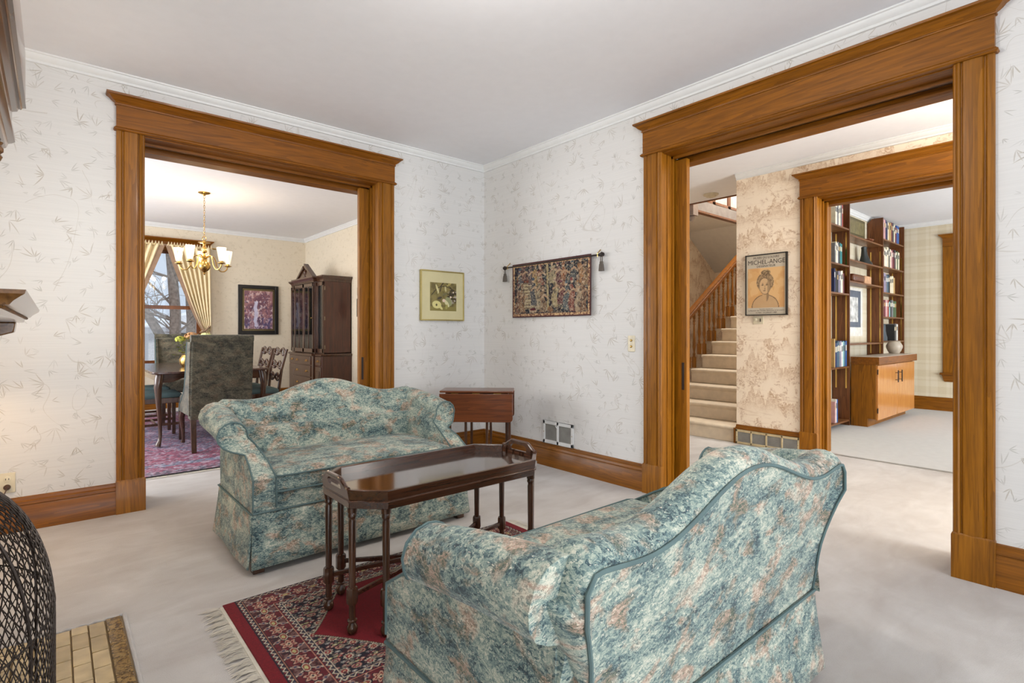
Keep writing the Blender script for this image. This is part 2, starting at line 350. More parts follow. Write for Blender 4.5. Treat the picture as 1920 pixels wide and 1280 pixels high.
M = {}
def mats():
    M['oak_z'] = wood('oak_vertical', (100, 57, 0), (158, 100, 14), 'z', .42, .08)
    M['oak_x'] = wood('oak_along_x', (94, 51, 0), (146, 87, 10), 'x', .42, .08)
    M['oak_y'] = wood('oak_along_y', (94, 52, 0), (148, 90, 10), 'y', .42, .08)
    M['oak_dark'] = wood('oak_dark_stained', (84, 44, 18), (140, 82, 38), 'z')  # darker brown oak for sashes and landing trim
    M['mahog'] = wood('mahogany', (44, 25, 16), (84, 50, 31), 'x', .2, .6)
    M['mahog_z'] = wood('mahogany_vertical', (48, 29, 19), (88, 56, 37), 'z', .25, .5)
    M['mahog_y'] = wood('mahogany_along_y', (46, 26, 17), (88, 53, 33), 'y', .2, .6)
    M['mahog_red'] = wood('red_mahogany', (68, 32, 12), (118, 62, 28), 'x', .3, .3)
    M['walnut'] = wood('walnut_shelf', (72, 38, 18), (124, 76, 40), 'z', .4, .1)
    M['walnut_x'] = wood('walnut_shelf_along_x', (84, 50, 28), (140, 94, 56), 'x', .4, .1)
    M['honey'] = wood('honey_oak_door', (176, 112, 50), (214, 150, 80), 'z', .25, .4)
    M['mantel'] = wood('dark_mantel_oak', (62, 36, 18), (128, 88, 46), 'y', .25, .6)
    M['ceil'] = flat('ceiling_paint', (236, 236, 239), .9, var=.012)
    M['tray'] = wood('polished_tray', (40, 24, 17), (66, 42, 30), 'x', .06, 1.0)
    M['white'] = flat('white_paint', (226, 226, 224), .45, var=.02)
    M['plaster'] = flat('stairwell_plaster', (226, 220, 210), .9, var=.03)
    M['paper'] = wallpaper('bamboo_wallpaper', (217, 215, 212), (158, 146, 126), (162, 160, 152))
    M['paper_din'] = wallpaper('dining_wallpaper', (224, 212, 190), (176, 158, 126), (190, 180, 154), s=.8, amt=.6)
    M['scenic'] = scenic('scenic_wallpaper'); M['plaid'] = plaid('plaid_wallpaper')
    n = NT('carpet'); a = n.noise(n.coord(), 2.3, 4, .6, .7); f = n.noise(n.coord(), 300, 2); st = n.noise(n.coord(scale=(1, 2.6, 1), rot=(0, 0, .5)), 3.0, 3, .55, .8)
    n.bump(n.math('ADD', n.math('MULTIPLY', f, .5), a), .35, .01)
    c = n.ramp(n.math('ADD', n.math('MULTIPLY', a, .55), n.math('MULTIPLY', st, .45)), [(.36, lin(179, 172, 166)), (.52, lin(191, 186, 181)), (.66, lin(201, 197, 193))])
    c = n.mix(n.math('MULTIPLY', n.math('SUBTRACT', f, .5), .9), c, n.mix(1, c, (.7, .68, .66), 'MULTIPLY'))
    M['carpet'] = n.done(c, .95, sheen=.2)
    M['study_carpet'] = flat('study_carpet', (204, 203, 200), .95, var=.03)
    M['stair_carpet'] = flat('stair_carpet', (214, 198, 174), .95, var=.08)
    M['fabric'] = fabric('floral_upholstery'); M['fabric_dark'] = fabric('floral_upholstery_dark', 1.0, .62)  # second material is the same pattern, darker
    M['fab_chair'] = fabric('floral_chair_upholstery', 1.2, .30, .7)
    M['piping'] = flat('teal_piping', (86, 106, 106), .85)
    M['brass'] = flat('brass', (196, 160, 92), .22, 1.0, .08)
    M['gold'] = flat('gold_frame', (186, 170, 110), .3, .9, .06)
    M['iron'] = flat('black_iron', (58, 50, 46), .45, .6)
    M['black'] = flat('black_frame', (30, 27, 25), .35)
    M['ivory'] = flat('ivory_plate', (214, 204, 178), .4)
    M['metal'] = flat('grille_grey', (160, 158, 152), .5, .2)
    M['grille'] = flat('beige_grille', (196, 178, 140), .5)
    M['teal'] = flat('teal_seat_cloth', (78, 98, 98), .8)
    M['curtain'] = flat('cream_curtain', (226, 208, 168), .7, var=.06)
    M['curtain2'] = flat('taupe_lining', (150, 122, 98), .8)
    M['tassel'] = flat('grey_tassel', (92, 84, 76), .9)
    M['fringe'] = flat('rug_fringe', (206, 199, 184), .95)
    M['rug'] = vcol('woven_rug', .95, .4); M['art'] = vcol('printed_art', .45); M['weave'] = vcol('tapestry_weave', .95, .5)
    n = NT('clear_glass'); tr = n.n('BsdfTransparent'); gl = n.n('BsdfGlossy', {'Roughness': .03}); fr = n.n('Fresnel', {'IOR': 1.5}); mx = n.n('MixShader')
    tr.inputs[0].default_value = (.93, .95, .95, 1)
    n.set(mx.inputs[0], n.math('ADD', fr, .04)); n.set(mx.inputs[1], tr.outputs[0]); n.set(mx.inputs[2], gl.outputs[0]); n.set(n.out.inputs[0], mx.outputs[0]); M['glass'] = n.m
    n = NT('bulb'); em = n.n('Emission', {'Color': (1, .78, .48, 1), 'Strength': 8}); n.set(n.out.inputs[0], em.outputs[0]); M['bulb'] = n.m
    n = NT('shade_glass'); tr = n.n('BsdfTransparent'); gl = n.n('BsdfGlossy', {'Roughness': .1}); df = n.n('BsdfTranslucent'); mx = n.n('MixShader', {0: .18}); m2 = n.n('MixShader', {0: .25})
    n.set(mx.inputs[1], tr.outputs[0]); n.set(mx.inputs[2], gl.outputs[0]); n.set(m2.inputs[1], mx.outputs[0]); n.set(m2.inputs[2], df.outputs[0]); n.set(n.out.inputs[0], m2.outputs[0]); M['shade'] = n.m
mats()
# ------------------------------------------------------------ room shell
WA, WB, H = 4.14, 3.19, 2.745
ZT = 2.40                                   # underside of the header boards
S = dict(kind='structure')
def wall(name, boxes, mat, **k):
    m = MB()
    for b in boxes: m.box(*b)
    return m.build(name, mat, smooth=False, **{**S, **k})
wall('floor', [(-1.6, 5.5, -2.2, 9.6, -.1, 0), (5.5, 9.9, 2.66, 9.6, -.1, 0)], M['carpet'])
wall('floor_study', [(5.5, 9.9, -2.2, 2.66, -.1, 0)], M['study_carpet'])
wall('ceiling', [(-1.6, 6.08, -2.2, 4.75, H, H+.25), (-1.6, 3.5, 4.75, 9.6, H, H+.25), (6.08, 9.9, -2.2, 2.50, H, H+.25)], M['ceil'])
# wall between this room and the dining room, opening x .455 .. 2.065
wall('wall_north', [(-.9, .43, WA, WA+.32, 0, H), (2.09, WB, WA, WA+.32, 0, H), (.43, 2.09, WA, WA+.32, ZT-.005, H)], M['paper'])
# wall between this room and the hall, opening y .546 .. 2.119
wall('wall_east', [(WB, WB+.30, 2.145, WA+.32, 0, H), (WB, WB+.30, -2.2, .52, 0, H), (WB, WB+.30, .52, 2.145, ZT-.015, H)], M['paper'])
wall('wall_west', [(-.95, -.78, -2.2, 3.0, 0, H), (-.95, -.78, 3.9, WA, 0, H), (-.95, -.78, 3.0, 3.9, 0, .86), (-.95, -.78, 3.0, 3.9, 2.24, H), (-.78, -.33, 1.25, 2.80, 0, H)], M['paper'])
wall('wall_dining_back', [(-1.6, .62, 9.4, 9.6, 0, H), (1.76, 3.5, 9.4, 9.6, 0, H), (.62, 1.76, 9.4, 9.6, 2.36, H), (.62, 1.76, 9.4, 9.6, 0, .62)], M['paper_din'])
wall('wall_dining_east', [(3.32, 3.49, WA+.32, 9.4, 0, H)], M['paper_din'])
wall('wall_hall_east', [(5.31, 5.60, 1.915, 2.66, 0, H), (5.31, 5.60, -2.2, .60, 0, H), (5.31, 5.60, .60, 1.915, ZT-.015, H), (5.60, 9.9, 2.48, 2.66, 0, 5.2)], M['scenic'])
wall('wall_stair_north', [(3.49, 8.9, 4.75, 4.9, 0, 2.9)], M['scenic'])
wall('wall_stair_east', [(8.7, 8.9, 2.66, 4.75, 0, 2.2)], M['scenic'])
wall('wall_study_north', [(5.60, 9.75, 2.46, 2.48, 0, H)], M['plaid'])
wall('wall_study_east', [(9.75, 9.9, 1.70, 2.48, 0, H), (9.75, 9.9, -2.2, .68, 0, H), (9.75, 9.9, .68, 1.70, 2.36, H), (9.75, 9.9, .68, 1.70, 0, .55)], M['plaid'])
# stairwell: soffit, sloping underside of the upper flight, upstairs walls
wall('ceiling_stair_soffit', [(6.35, 7.8, 3.78, 4.75, H, H+.2)], M['plaster'])
MB().hexa([(7.8, 2.66, 2.745), (8.72, 2.66, 2.15), (8.72, 4.75, 2.15), (7.8, 4.75, 2.745)],
          [(7.8, 2.66, 2.95), (8.72, 2.66, 2.40), (8.72, 4.75, 2.40), (7.8, 4.75, 2.95)]).build('ceiling_stair_slope', M['plaster'], smooth=False, **S)
wall('wall_upstairs', [(6.08, 8.9, 4.9, 5.0, 2.9, 5.2), (8.8, 8.9, 2.66, 4.9, 2.75, 5.2), (6.0, 6.1, 2.66, 4.9, 3.0, 5.2)], M['plaster'])

# crown mouldings (profile in n = distance from wall, z)
CR = [(0, H), (.042, H), (.042, H-.008), (.034, H-.012), (.028, H-.03), (.012, H-.044), (.012, H-.058), (0, H-.06)]
def crown(name, runs):
    m = MB()
    for ax, a, b, w0, sg in runs:
        m.prism([(w0+sg*p, z) for p, z in CR], ax, a, b)
    return m.build(name, M['white'], **S)
crown('trim_1', [('x', -.78, WB, WA, -1), ('y', -2.2, WA, WB, -1)])
crown('trim_2', [('x', -1.6, 3.32, 9.4, -1), ('y', WA+.32, 9.4, 3.32, -1), ('x', -1.6, 3.32, WA+.32, 1)])
crown('trim_3', [('y', -2.2, 2.66, 5.31, -1)])
crown('trim_4', [('x', 5.6, 9.75, 2.46, -1), ('y', -2.2, 2.46, 9.75, -1)])
wall('trim_5', [(6.07, 6.095, 2.66, 4.75, H-.012, H+.25)], M['oak_dark'])
# baseboards
BP = [(0, 0), (.024, 0), (.024, .128), (.020, .134), (.020, .146), (.026, .150), (.022, .166), (.013, .172), (.011, .188), (0, .192)]
def base(name, ax, a, b, w0, sg, mat=None):
    return MB().prism([(w0+sg*p, z) for p, z in BP], ax, a, b).build(name, mat or M['oak_x' if ax == 'x' else 'oak_y'], **S)
base('baseboard_north_left', 'x', -.78, .294, WA, -1)
base('baseboard_north_right', 'x', 2.207, WB, WA, -1)
base('baseboard_east', 'y', 2.267, WA, WB, -1)
base('baseboard_east_right', 'y', -2.2, .405, WB, -1)
base('baseboard_dining_back', 'x', -1.6, 3.32, 9.4, -1)
base('baseboard_dining_east', 'y', 4.6, 9.4, 3.32, -1)
base('baseboard_study_east', 'y', -2.2, 2.46, 9.75, -1)
base('baseboard_hall', 'y', 2.03, 2.66, 5.31, -1)
wall('trim_6', [(5.285, 5.32, 2.655, 2.68, 0, .155)], M['oak_z'])
base('baseboard_stair', 'x', 3.6, 8.7, 4.75, -1)

# ------------------------------------------------------------ cased openings with pocket doors
# local frame: s along the wall, n towards the viewer, z up
CW = .147
CP = [(0, 0), (0, .019), (.005, .026), (.024, .027), (.030, .019), (.036, .019), (.041, .027), (.075, .030), (.108, .028), (.113, .020), (.117, .020), (.121, .028), (.126, .031), (.132, .028), (.136, .022), (.142, .022), (.147, .016), (.147, 0)]
def opening(name, f, a, b, th, hz, zb, flip, pocket, handle_side, mats3, slots=True):
    """a<b inner edges of casings along s; zb = underside of header board"""
    root = empty(name, kind='structure')
    mz, mh, md = mats3
    def mk(nm, fn, mat, **k):
        m = MB(f); fn(m); return m.build(nm, mat, root, **k)
    for side in (-1, 1):
        e = a if side < 0 else b
        poly = [((e+side*(CW-u)), v) for u, v in CP]
        mk('casing', lambda m: m.prism(poly, 'z', .205, zb-.012), mz)
        lo, hi = sorted((e-side*.004, e+side*(CW+.003)))
        mk('plinth_block', lambda m: m.loft([[(lo, 0, 0), (hi, 0, 0), (hi, .034, 0), (lo, .034, 0)], [(lo, 0, .198), (hi, 0, .198), (hi, .034, .198), (lo, .034, .198)], [(lo+.004, 0, .208), (hi-.004, 0, .208), (hi-.004, .028, .208), (lo+.004, .028, .208)]]), mz)
        # jamb lining: front board, pocket slot, back board
        def jam(m):
            for n0, n1, d in ((.0, -.045, 0), (-.045, -.055, .006), (-.055, -.105, 0), (-.105, -.125, -.012)):
                s0, s1 = sorted((e+side*(.002+d), e+side*.028)); m.box(s0, s1, n1, n0, 0, zb-.02)
            s0, s1 = sorted((e+side*.002, e+side*.028)); m.box(s0, s1, -th, -.20, 0, zb-.02)
            m.box(*sorted((e+side*.02, e+side*.03)), -.2, -.125, 0, zb)
        mk('jamb', jam, mz)
        if side == pocket or pocket == 0:
            p = .095 if name != 'door_3' else .03
            s0, s1 = sorted((e-side*p, e+side*.02))
            d = MB(f); d.box(s0, s1, -.182, -.142, .012, zb-.045); dd = d.build('pocket_door', md, root, bevel=.003)
            if side == pocket:
                h = MB(f); c0 = e-side*(p-.028)
                h.box(c0-.009, c0+.009, -.142, -.1385, .73, .92); h.box(c0-.004, c0+.004, -.1385, -.137, .75, .90); h.build('flush_pull', M['iron'], dd, bevel=.001, label='dark recessed flush pull')
        # casing on the far side of the wall
        mk('casing', lambda m: m.box(*sorted((e, e+side*CW)), -th-.028, -th, 0, zb-.01), mz, label='casing on the far side of the opening')
    def head(m):
        m.box(a-.03, b+.03, -.105, 0, zb-.022, zb-.001)
        m.box(a-.03, b+.03, -.125, -.105, zb-.040, zb-.01)
        m.box(a-.03, b+.03, -th, -.20, zb-.062, zb-.02)
        m.box(a-.03, b+.03, -th, -.125, zb-.008, zb-.002)
    mk('head_lining', head, mh)
    s0, s1 = a-CW, b+CW
    mk('header_board', lambda m: m.box(s0, s1, 0, .030, zb, hz-.045), mh)
    def bead(m):
        R = [(.0, zb-.016), (.008, zb-.016), (.014, zb-.010), (.014, zb-.004), (.009, zb), (.005, zb+.006), (0, zb+.007)]
        m.loft([[(s0-d, 0, z), (s1+d, 0, z), (s1+d, .03+d, z), (s0-d, .03+d, z)] for d, z in R])
    mk('bead', bead, mh)
    z = hz-.045
    R = [(0, z-.016), (.006, z-.015), (.008, z-.009), (.004, z-.005), (.006, z), (.016, z+.006), (.026, z+.014), (.036, z+.026), (.044, z+.031), (.050, z+.034), (.052, z+.045), (0, z+.047)]
    mk('header_cornice', lambda m: m.loft([[(s0-d, 0, q), (s1+d, 0, q), (s1+d, .03+d, q), (s0-d, .03+d, q)] for d, q in R]), mh)
    return root
opening('door_1', lambda s, n, z: (s, WA-n, z), .441, 2.060, .32, 2.605, 2.402, 1, 1, 1, (M['oak_z'], M['oak_x'], M['oak_z']))
opening('door_2', lambda s, n, z: (WB-n, s, z), .553, 2.121, .30, 2.600, 2.386, 1, 1, 1, (M['oak_z'], M['oak_y'], M['oak_z']))
opening('door_3', lambda s, n, z: (5.31-n, s, z), .62, 1.893, .30, 2.600, 2.386, 1, 0, 0, (M['oak_z'], M['oak_y'], M['oak_z']))
wall('trim_7', [(5.47, 5.50, .6, 1.9, .0, .006)], M['metal'])

# ------------------------------------------------------------ windows
def window(name, f, a, b, z0, z1, c_over, sill=True, mat=None, mat2=None):
    root = empty(name, kind='structure'); mz = M['oak_z']; mh = mat2 or M['oak_x']
    def mk(nm, fn, mat, p=root, **k):
        m = MB(f); fn(m); return m.build(nm, mat, p, **k)
    def sash(m, z0_, z1_, n0):
        for q in ((a, a+.05, z0_, z1_), (b-.05, b, z0_, z1_), (a, b, z0_, z0_+.055), (a, b, z1_-.045, z1_)): m.box(q[0], q[1], n0-.035, n0, q[2], q[3])
    zm = (z0+z1)/2-.03
    s1 = mk('window_frame', lambda m: sash(m, zm, z1, -.08), M['oak_dark'])
    s2 = mk('window_frame', lambda m: sash(m, z0, zm+.045, -.045), M['oak_dark'])
    mk('pane', lambda m: m.box(a+.04, b-.04, -.1, -.097, zm+.04, z1-.03), M['glass'], s1)
    mk('pane', lambda m: m.box(a+.04, b-.04, -.065, -.062, z0+.04, zm+.02), M['glass'], s2)
    mk('window_casing', lambda m: [m.box(a-.13, a, -.1, .022, z0-.02, z1), m.box(b, b+.13, -.1, .022, z0-.02, z1), m.box(a, b, -.1, 0, z1-.01, z1)], mz, bevel=.004)
    mk('header_board', lambda m: m.box(a-.13, b+.13, 0, .026, z1, z1+.13), mh)
    R = [(0, z1+.12), (.006, z1+.125), (.012, z1+.14), (.036, z1+.16), (.044, z1+.165), (.046, z1+.178), (0, z1+.18)]
    mk('header_cornice', lambda m: m.loft([[(a-.13-d, 0, q), (b+.13+d, 0, q), (b+.13+d, .026+d, q), (a-.13-d, .026+d, q)] for d, q in R]), mh)
    mk('window_sill', lambda m: m.box(a-.16, b+.16, -.1, .06, z0-.03, z0), mh, bevel=.006)
    R = [(0, z0-.13), (.01, z0-.11), (.02, z0-.06), (.03, z0-.03)]
    mk('apron', lambda m: m.loft([[(a-.11-d, 0, q), (b+.11+d, 0, q), (b+.11+d, .01+d, q), (a-.11-d, .01+d, q)] for d, q in R]), mh)
window('window_1', lambda s, n, z: (s, 9.4-n, z), .66, 1.72, .66, 2.36, 0)
window('window_2', lambda s, n, z: (9.75-n, s, z), .7, 1.68, .55, 2.36, 0, mat2=M['oak_y'])

window('window_3_added', lambda s, n, z: (-.78+n, s, z), 3.02, 3.88, .88, 2.22, 0, mat2=M['oak_y'])  # added window out of view, lets the west fill light in
# ------------------------------------------------------------ wall fittings of the rooms
def register(name, f, a, b, z0, z1, mat, lm, rows, cells, label, lever=True):
    root = empty(name, label=label, cat='vent')
    fr = MB(f); bd = .022 if lever else .016
    w_ = (b-a-bd*(cells+1))/cells
    for i in range(cells+1): fr.box(a+i*(w_+bd), a+i*(w_+bd)+bd, .001, .012, z0, z1)
    fr.box(a, b, .001, .012, z0, z0+bd+.006); fr.box(a, b, .001, .012, z1-bd-.006, z1)
    fr.build('frame', mat, root, bevel=.002)
    for i in range(cells):
        l = MB(f); x0 = a+bd+i*(w_+bd)
        for r in range(rows):
            z = z0+bd+.006+(z1-z0-2*bd-.012)*(r+.5)/rows
            l.add([(x0, .002, z+.004), (x0+w_, .002, z+.004), (x0+w_, .009, z-.003), (x0, .009, z-.003), (x0, .001, z+.003), (x0+w_, .001, z+.003), (x0+w_, .008, z-.004), (x0, .008, z-.004)], [(0,1,2,3),(4,7,6,5),(0,4,5,1),(2,6,7,3)])
        l.box(x0-.002, x0+w_+.002, .0005, .001, z0+bd, z1-bd)
        l.build('louvre', lm, root, smooth=False)
    if lever:
        MB(f).tube([((a+b)/2, .012, z1-.05), ((a+b)/2, .022, z1-.045), ((a+b)/2+.012, .024, z1-.03)], .003, 6).build('lever', mat, root)
    for q in (a+.008, b-.013): MB(f).box(q, q+.005, .012, .014, (z0+z1)/2-.003, (z0+z1)/2+.003).build('screw', M['brass'], root)
    return root
fB = lambda s, n, z: (WB-n, s, z)
fA = lambda s, n, z: (s, WA-n, z)
fC = lambda s, n, z: (5.31-n, s, z)
register('wall_register', fB, 2.955, 3.30, .194, .382, M['white'], M['metal'], 16, 2, 'white metal wall register low on the papered wall above the baseboard')
register('return_air_grille', lambda s, n, z: (5.285-n, s, z), 2.04, 2.65, .004, .145, M['grille'], M['metal'], 12, 4, 'beige four-panel air grille at the foot of the scenic papered wall', lever=False)
r = empty('light_switch', label='ivory push-button light switch beside the wide hall opening', cat='light switch')
MB(fB).box(2.353, 2.415, 0, .006, .990, 1.107).build('cover_plate', M['ivory'], r, bevel=.003)
for z in (1.028, 1.072):
    MB(lambda x, y, q: (WB-.006-q, 2.384+x, z+y)).lathe([(.009, 0), (.009, .004), (.006, .006), (.001, .006)], n=14).build('button', M['brass'], r)
r = empty('electrical_outlet', label='ivory duplex outlet at the left edge above the baseboard', cat='outlet')
MB(fA).box(-.235, -.165, 0, .006, .225, .338).build('cover_plate', M['ivory'], r, bevel=.003)
for z in (.260, .303):
    s_ = MB(lambda x, y, q: (-.2+x, WA-.006-q, z+y)); s_.lathe([(.017, 0), (.017, .002), (.014, .003), (.001, .003)], n=16)
    s_.build('socket', M['ivory'], r)
    MB(fA).box(-.208, -.205, .0088, .0095, z-.004, z+.006).box(-.195, -.192, .0088, .0095, z-.004, z+.006).build('slot', M['black'], r)
cd_ = empty('lamp_cord', label='brown plug and cord in the lower socket at the left edge', cat='power cord')
MB(lambda x, y, q: (-.2+x, WA-.009-q, .260+y)).lathe([(.006, 0), (.015, .001), (.016, .012), (.009, .024), (.001, .026)], n=14).build('plug', flat('brown_plug', (74, 46, 28), .5), cd_)
MB().tube(bez((-.2, WA-.034, .26), (-.2, WA-.08, .25), (-.26, WA-.09, .12), 8)+bez((-.26, WA-.09, .12), (-.32, WA-.1, .008), (-.42, 3.62, .006), 8)[1:], .003, 6).build('cord', flat('brown_cord', (74, 46, 28), .5), cd_)
r = empty('intercom_plate', label='small beige plate with knob on the scenic wall under the poster', cat='wall control')
MB(fC).box(2.384, 2.486, 0, .008, 1.212, 1.288).build('cover_plate', M['ivory'], r, bevel=.002)
MB(lambda x, y, q: (5.302-q, 2.455+x, 1.256+y)).lathe([(.014, 0), (.014, .012), (.010, .015), (.001, .015)], n=14).build('knob', M['ivory'], r)
MB(fC).box(2.408, 2.414, .008, .02, 1.236, 1.266).build('toggle', M['iron'], r)
r = empty('smoke_detector', label='round cream smoke detector on the hall ceiling near the stairs', cat='smoke detector')
MB().lathe([(.085, 0), (.085, -.012), (.078, -.016), (.06, -.018), (.058, -.03), (.04, -.036), (.001, -.036)], (5.83, 3.23, H), 24).build('body', M['ivory'], r)
MB().lathe([(.02, 0), (.02, -.006), (.001, -.006)], (5.83, 3.23, H-.036), 14).build('test_button', M['ivory'], r)

# ------------------------------------------------------------ staircase
st = empty('staircase', label='beige carpeted stairs climbing behind the scenic papered wall', cat='staircase')
RISE, RUN, X1 = .169, .25, 5.30
for i in range(1, 13):
    x0 = X1+(i-1)*RUN; z1 = RISE*i
    yl = 3.62 if i > 3 else 3.80
    m = MB(); n_ = 5
    prof = [(x0+.012, RISE*(i-1)-.001), (x0+.012, z1-.045), (x0-.004, z1-.034), (x0-.010, z1-.018), (x0-.004, z1-.005), (x0+.012, z1), (x0+RUN+.015, z1), (x0+RUN+.015, RISE*(i-1)-.001)]
    m.prism(prof, 'y', 2.662, yl); m.build('step', M['stair_carpet'], st, bevel=.012, seg=3)
MB().prism([(5.58, 0), (7.78, 1.48), (7.78, 0)], 'y', 3.63, 3.66).build('stringer', M['oak_x'], st, label='oak outer stringer')
rl = empty('stair_railing', label='oak stair handrail with turned balusters along the carpeted stairs', cat='railing')
ry = 3.70
def rz(x): return 1.35+(x-6.05)*.655
hp = [(-.035, -.03), (.035, -.03), (.038, -.012), (.028, 0), (.036, .014), (.026, .034), (0, .04), (-.026, .034), (-.036, .014), (-.028, 0), (-.038, -.012)]
MB().loft([[(x, ry+a, rz(x)-.04+b_) for a, b_ in hp] for x in (5.15, 7.7)]).build('handrail', M['oak_x'], rl)
MB().loft([[(x, ry+a, rz(x)-.105+b_) for a, b_ in [(-.02, -.012), (.02, -.012), (.02, .03), (-.02, .03)]] for x in (5.15, 7.7)]).build('lower_rail', M['oak_x'], rl)
bal = None
for i in range(19):
    x = 5.26+i*.125; zb_ = RISE*math.floor((x-X1)/RUN+1) if x > X1 else 0
    zb_ = max(0, zb_)+.01; zt_ = rz(x)-.10; L = zt_-zb_
    m = MB(); m.box(x-.02, x+.02, ry-.02, ry+.02, zb_-.01, zb_+.13)
    pr = [(.014, .13), (.019, .14), (.012, .15), (.019, .165), (.010, .19), (.013, .21), (.020, .26), (.017, .34), (.010, L-.16), (.018, L-.15), (.010, L-.135), (.019, L-.11), (.012, L-.09), (.018, L-.08), (.018, L)]
    m.lathe(pr, (x, ry, zb_), 10); m.build('baluster', M['oak_z'], rl)
m = MB(); m.box(5.08, 5.20, ry-.06, ry+.06, 0, 1.0); m.box(5.065, 5.215, ry-.075, ry+.075, 1.0, 1.03); m.lathe([(.05, 0), (.06, .03), (.04, .06), (.001, .075)], (5.14, ry, 1.03), 16); m.build('newel_post', M['oak_z'], rl, bevel=.004)
# second floor landing edge, panelled balustrade above the stairs
up = empty('trim_8', kind='structure')
MB().box(6.35, 8.8, 3.74, 3.79, H-.01, H+.13).build('fascia', flat('landing_fascia', (140, 138, 140), .35), up)
MB().box(6.30, 8.8, 3.725, 3.80, H-.035, H-.01).build('edge_moulding', M['oak_dark'], up)
for i in range(6):
    a_ = 6.42+i*.42
    m = MB()
    for q in ((a_, a_+.04, H+.13, H+.75), (a_+.38, a_+.42, H+.13, H+.75), (a_, a_+.42, H+.13, H+.17), (a_, a_+.42, H+.70, H+.75)): m.box(q[0], q[1], 3.74, 3.78, q[2], q[3])
    m.build('panel_frame', M['oak_dark'], up, bevel=.004)
    MB().box(a_+.04, a_+.38, 3.755, 3.765, H+.17, H+.70).build('panel', flat('pale_panel', (196, 196, 200), .35), up)
m = MB(); m.box(6.24, 6.36, 3.70, 3.82, H-.10, H+.8); m.lathe([(.04, 0), (.05, -.02), (.03, -.05), (.001, -.08)], (6.30, 3.76, H-.10), 14); m.build('newel_drop', flat('landing_newel', (150, 140, 136), .35), up, bevel=.005)
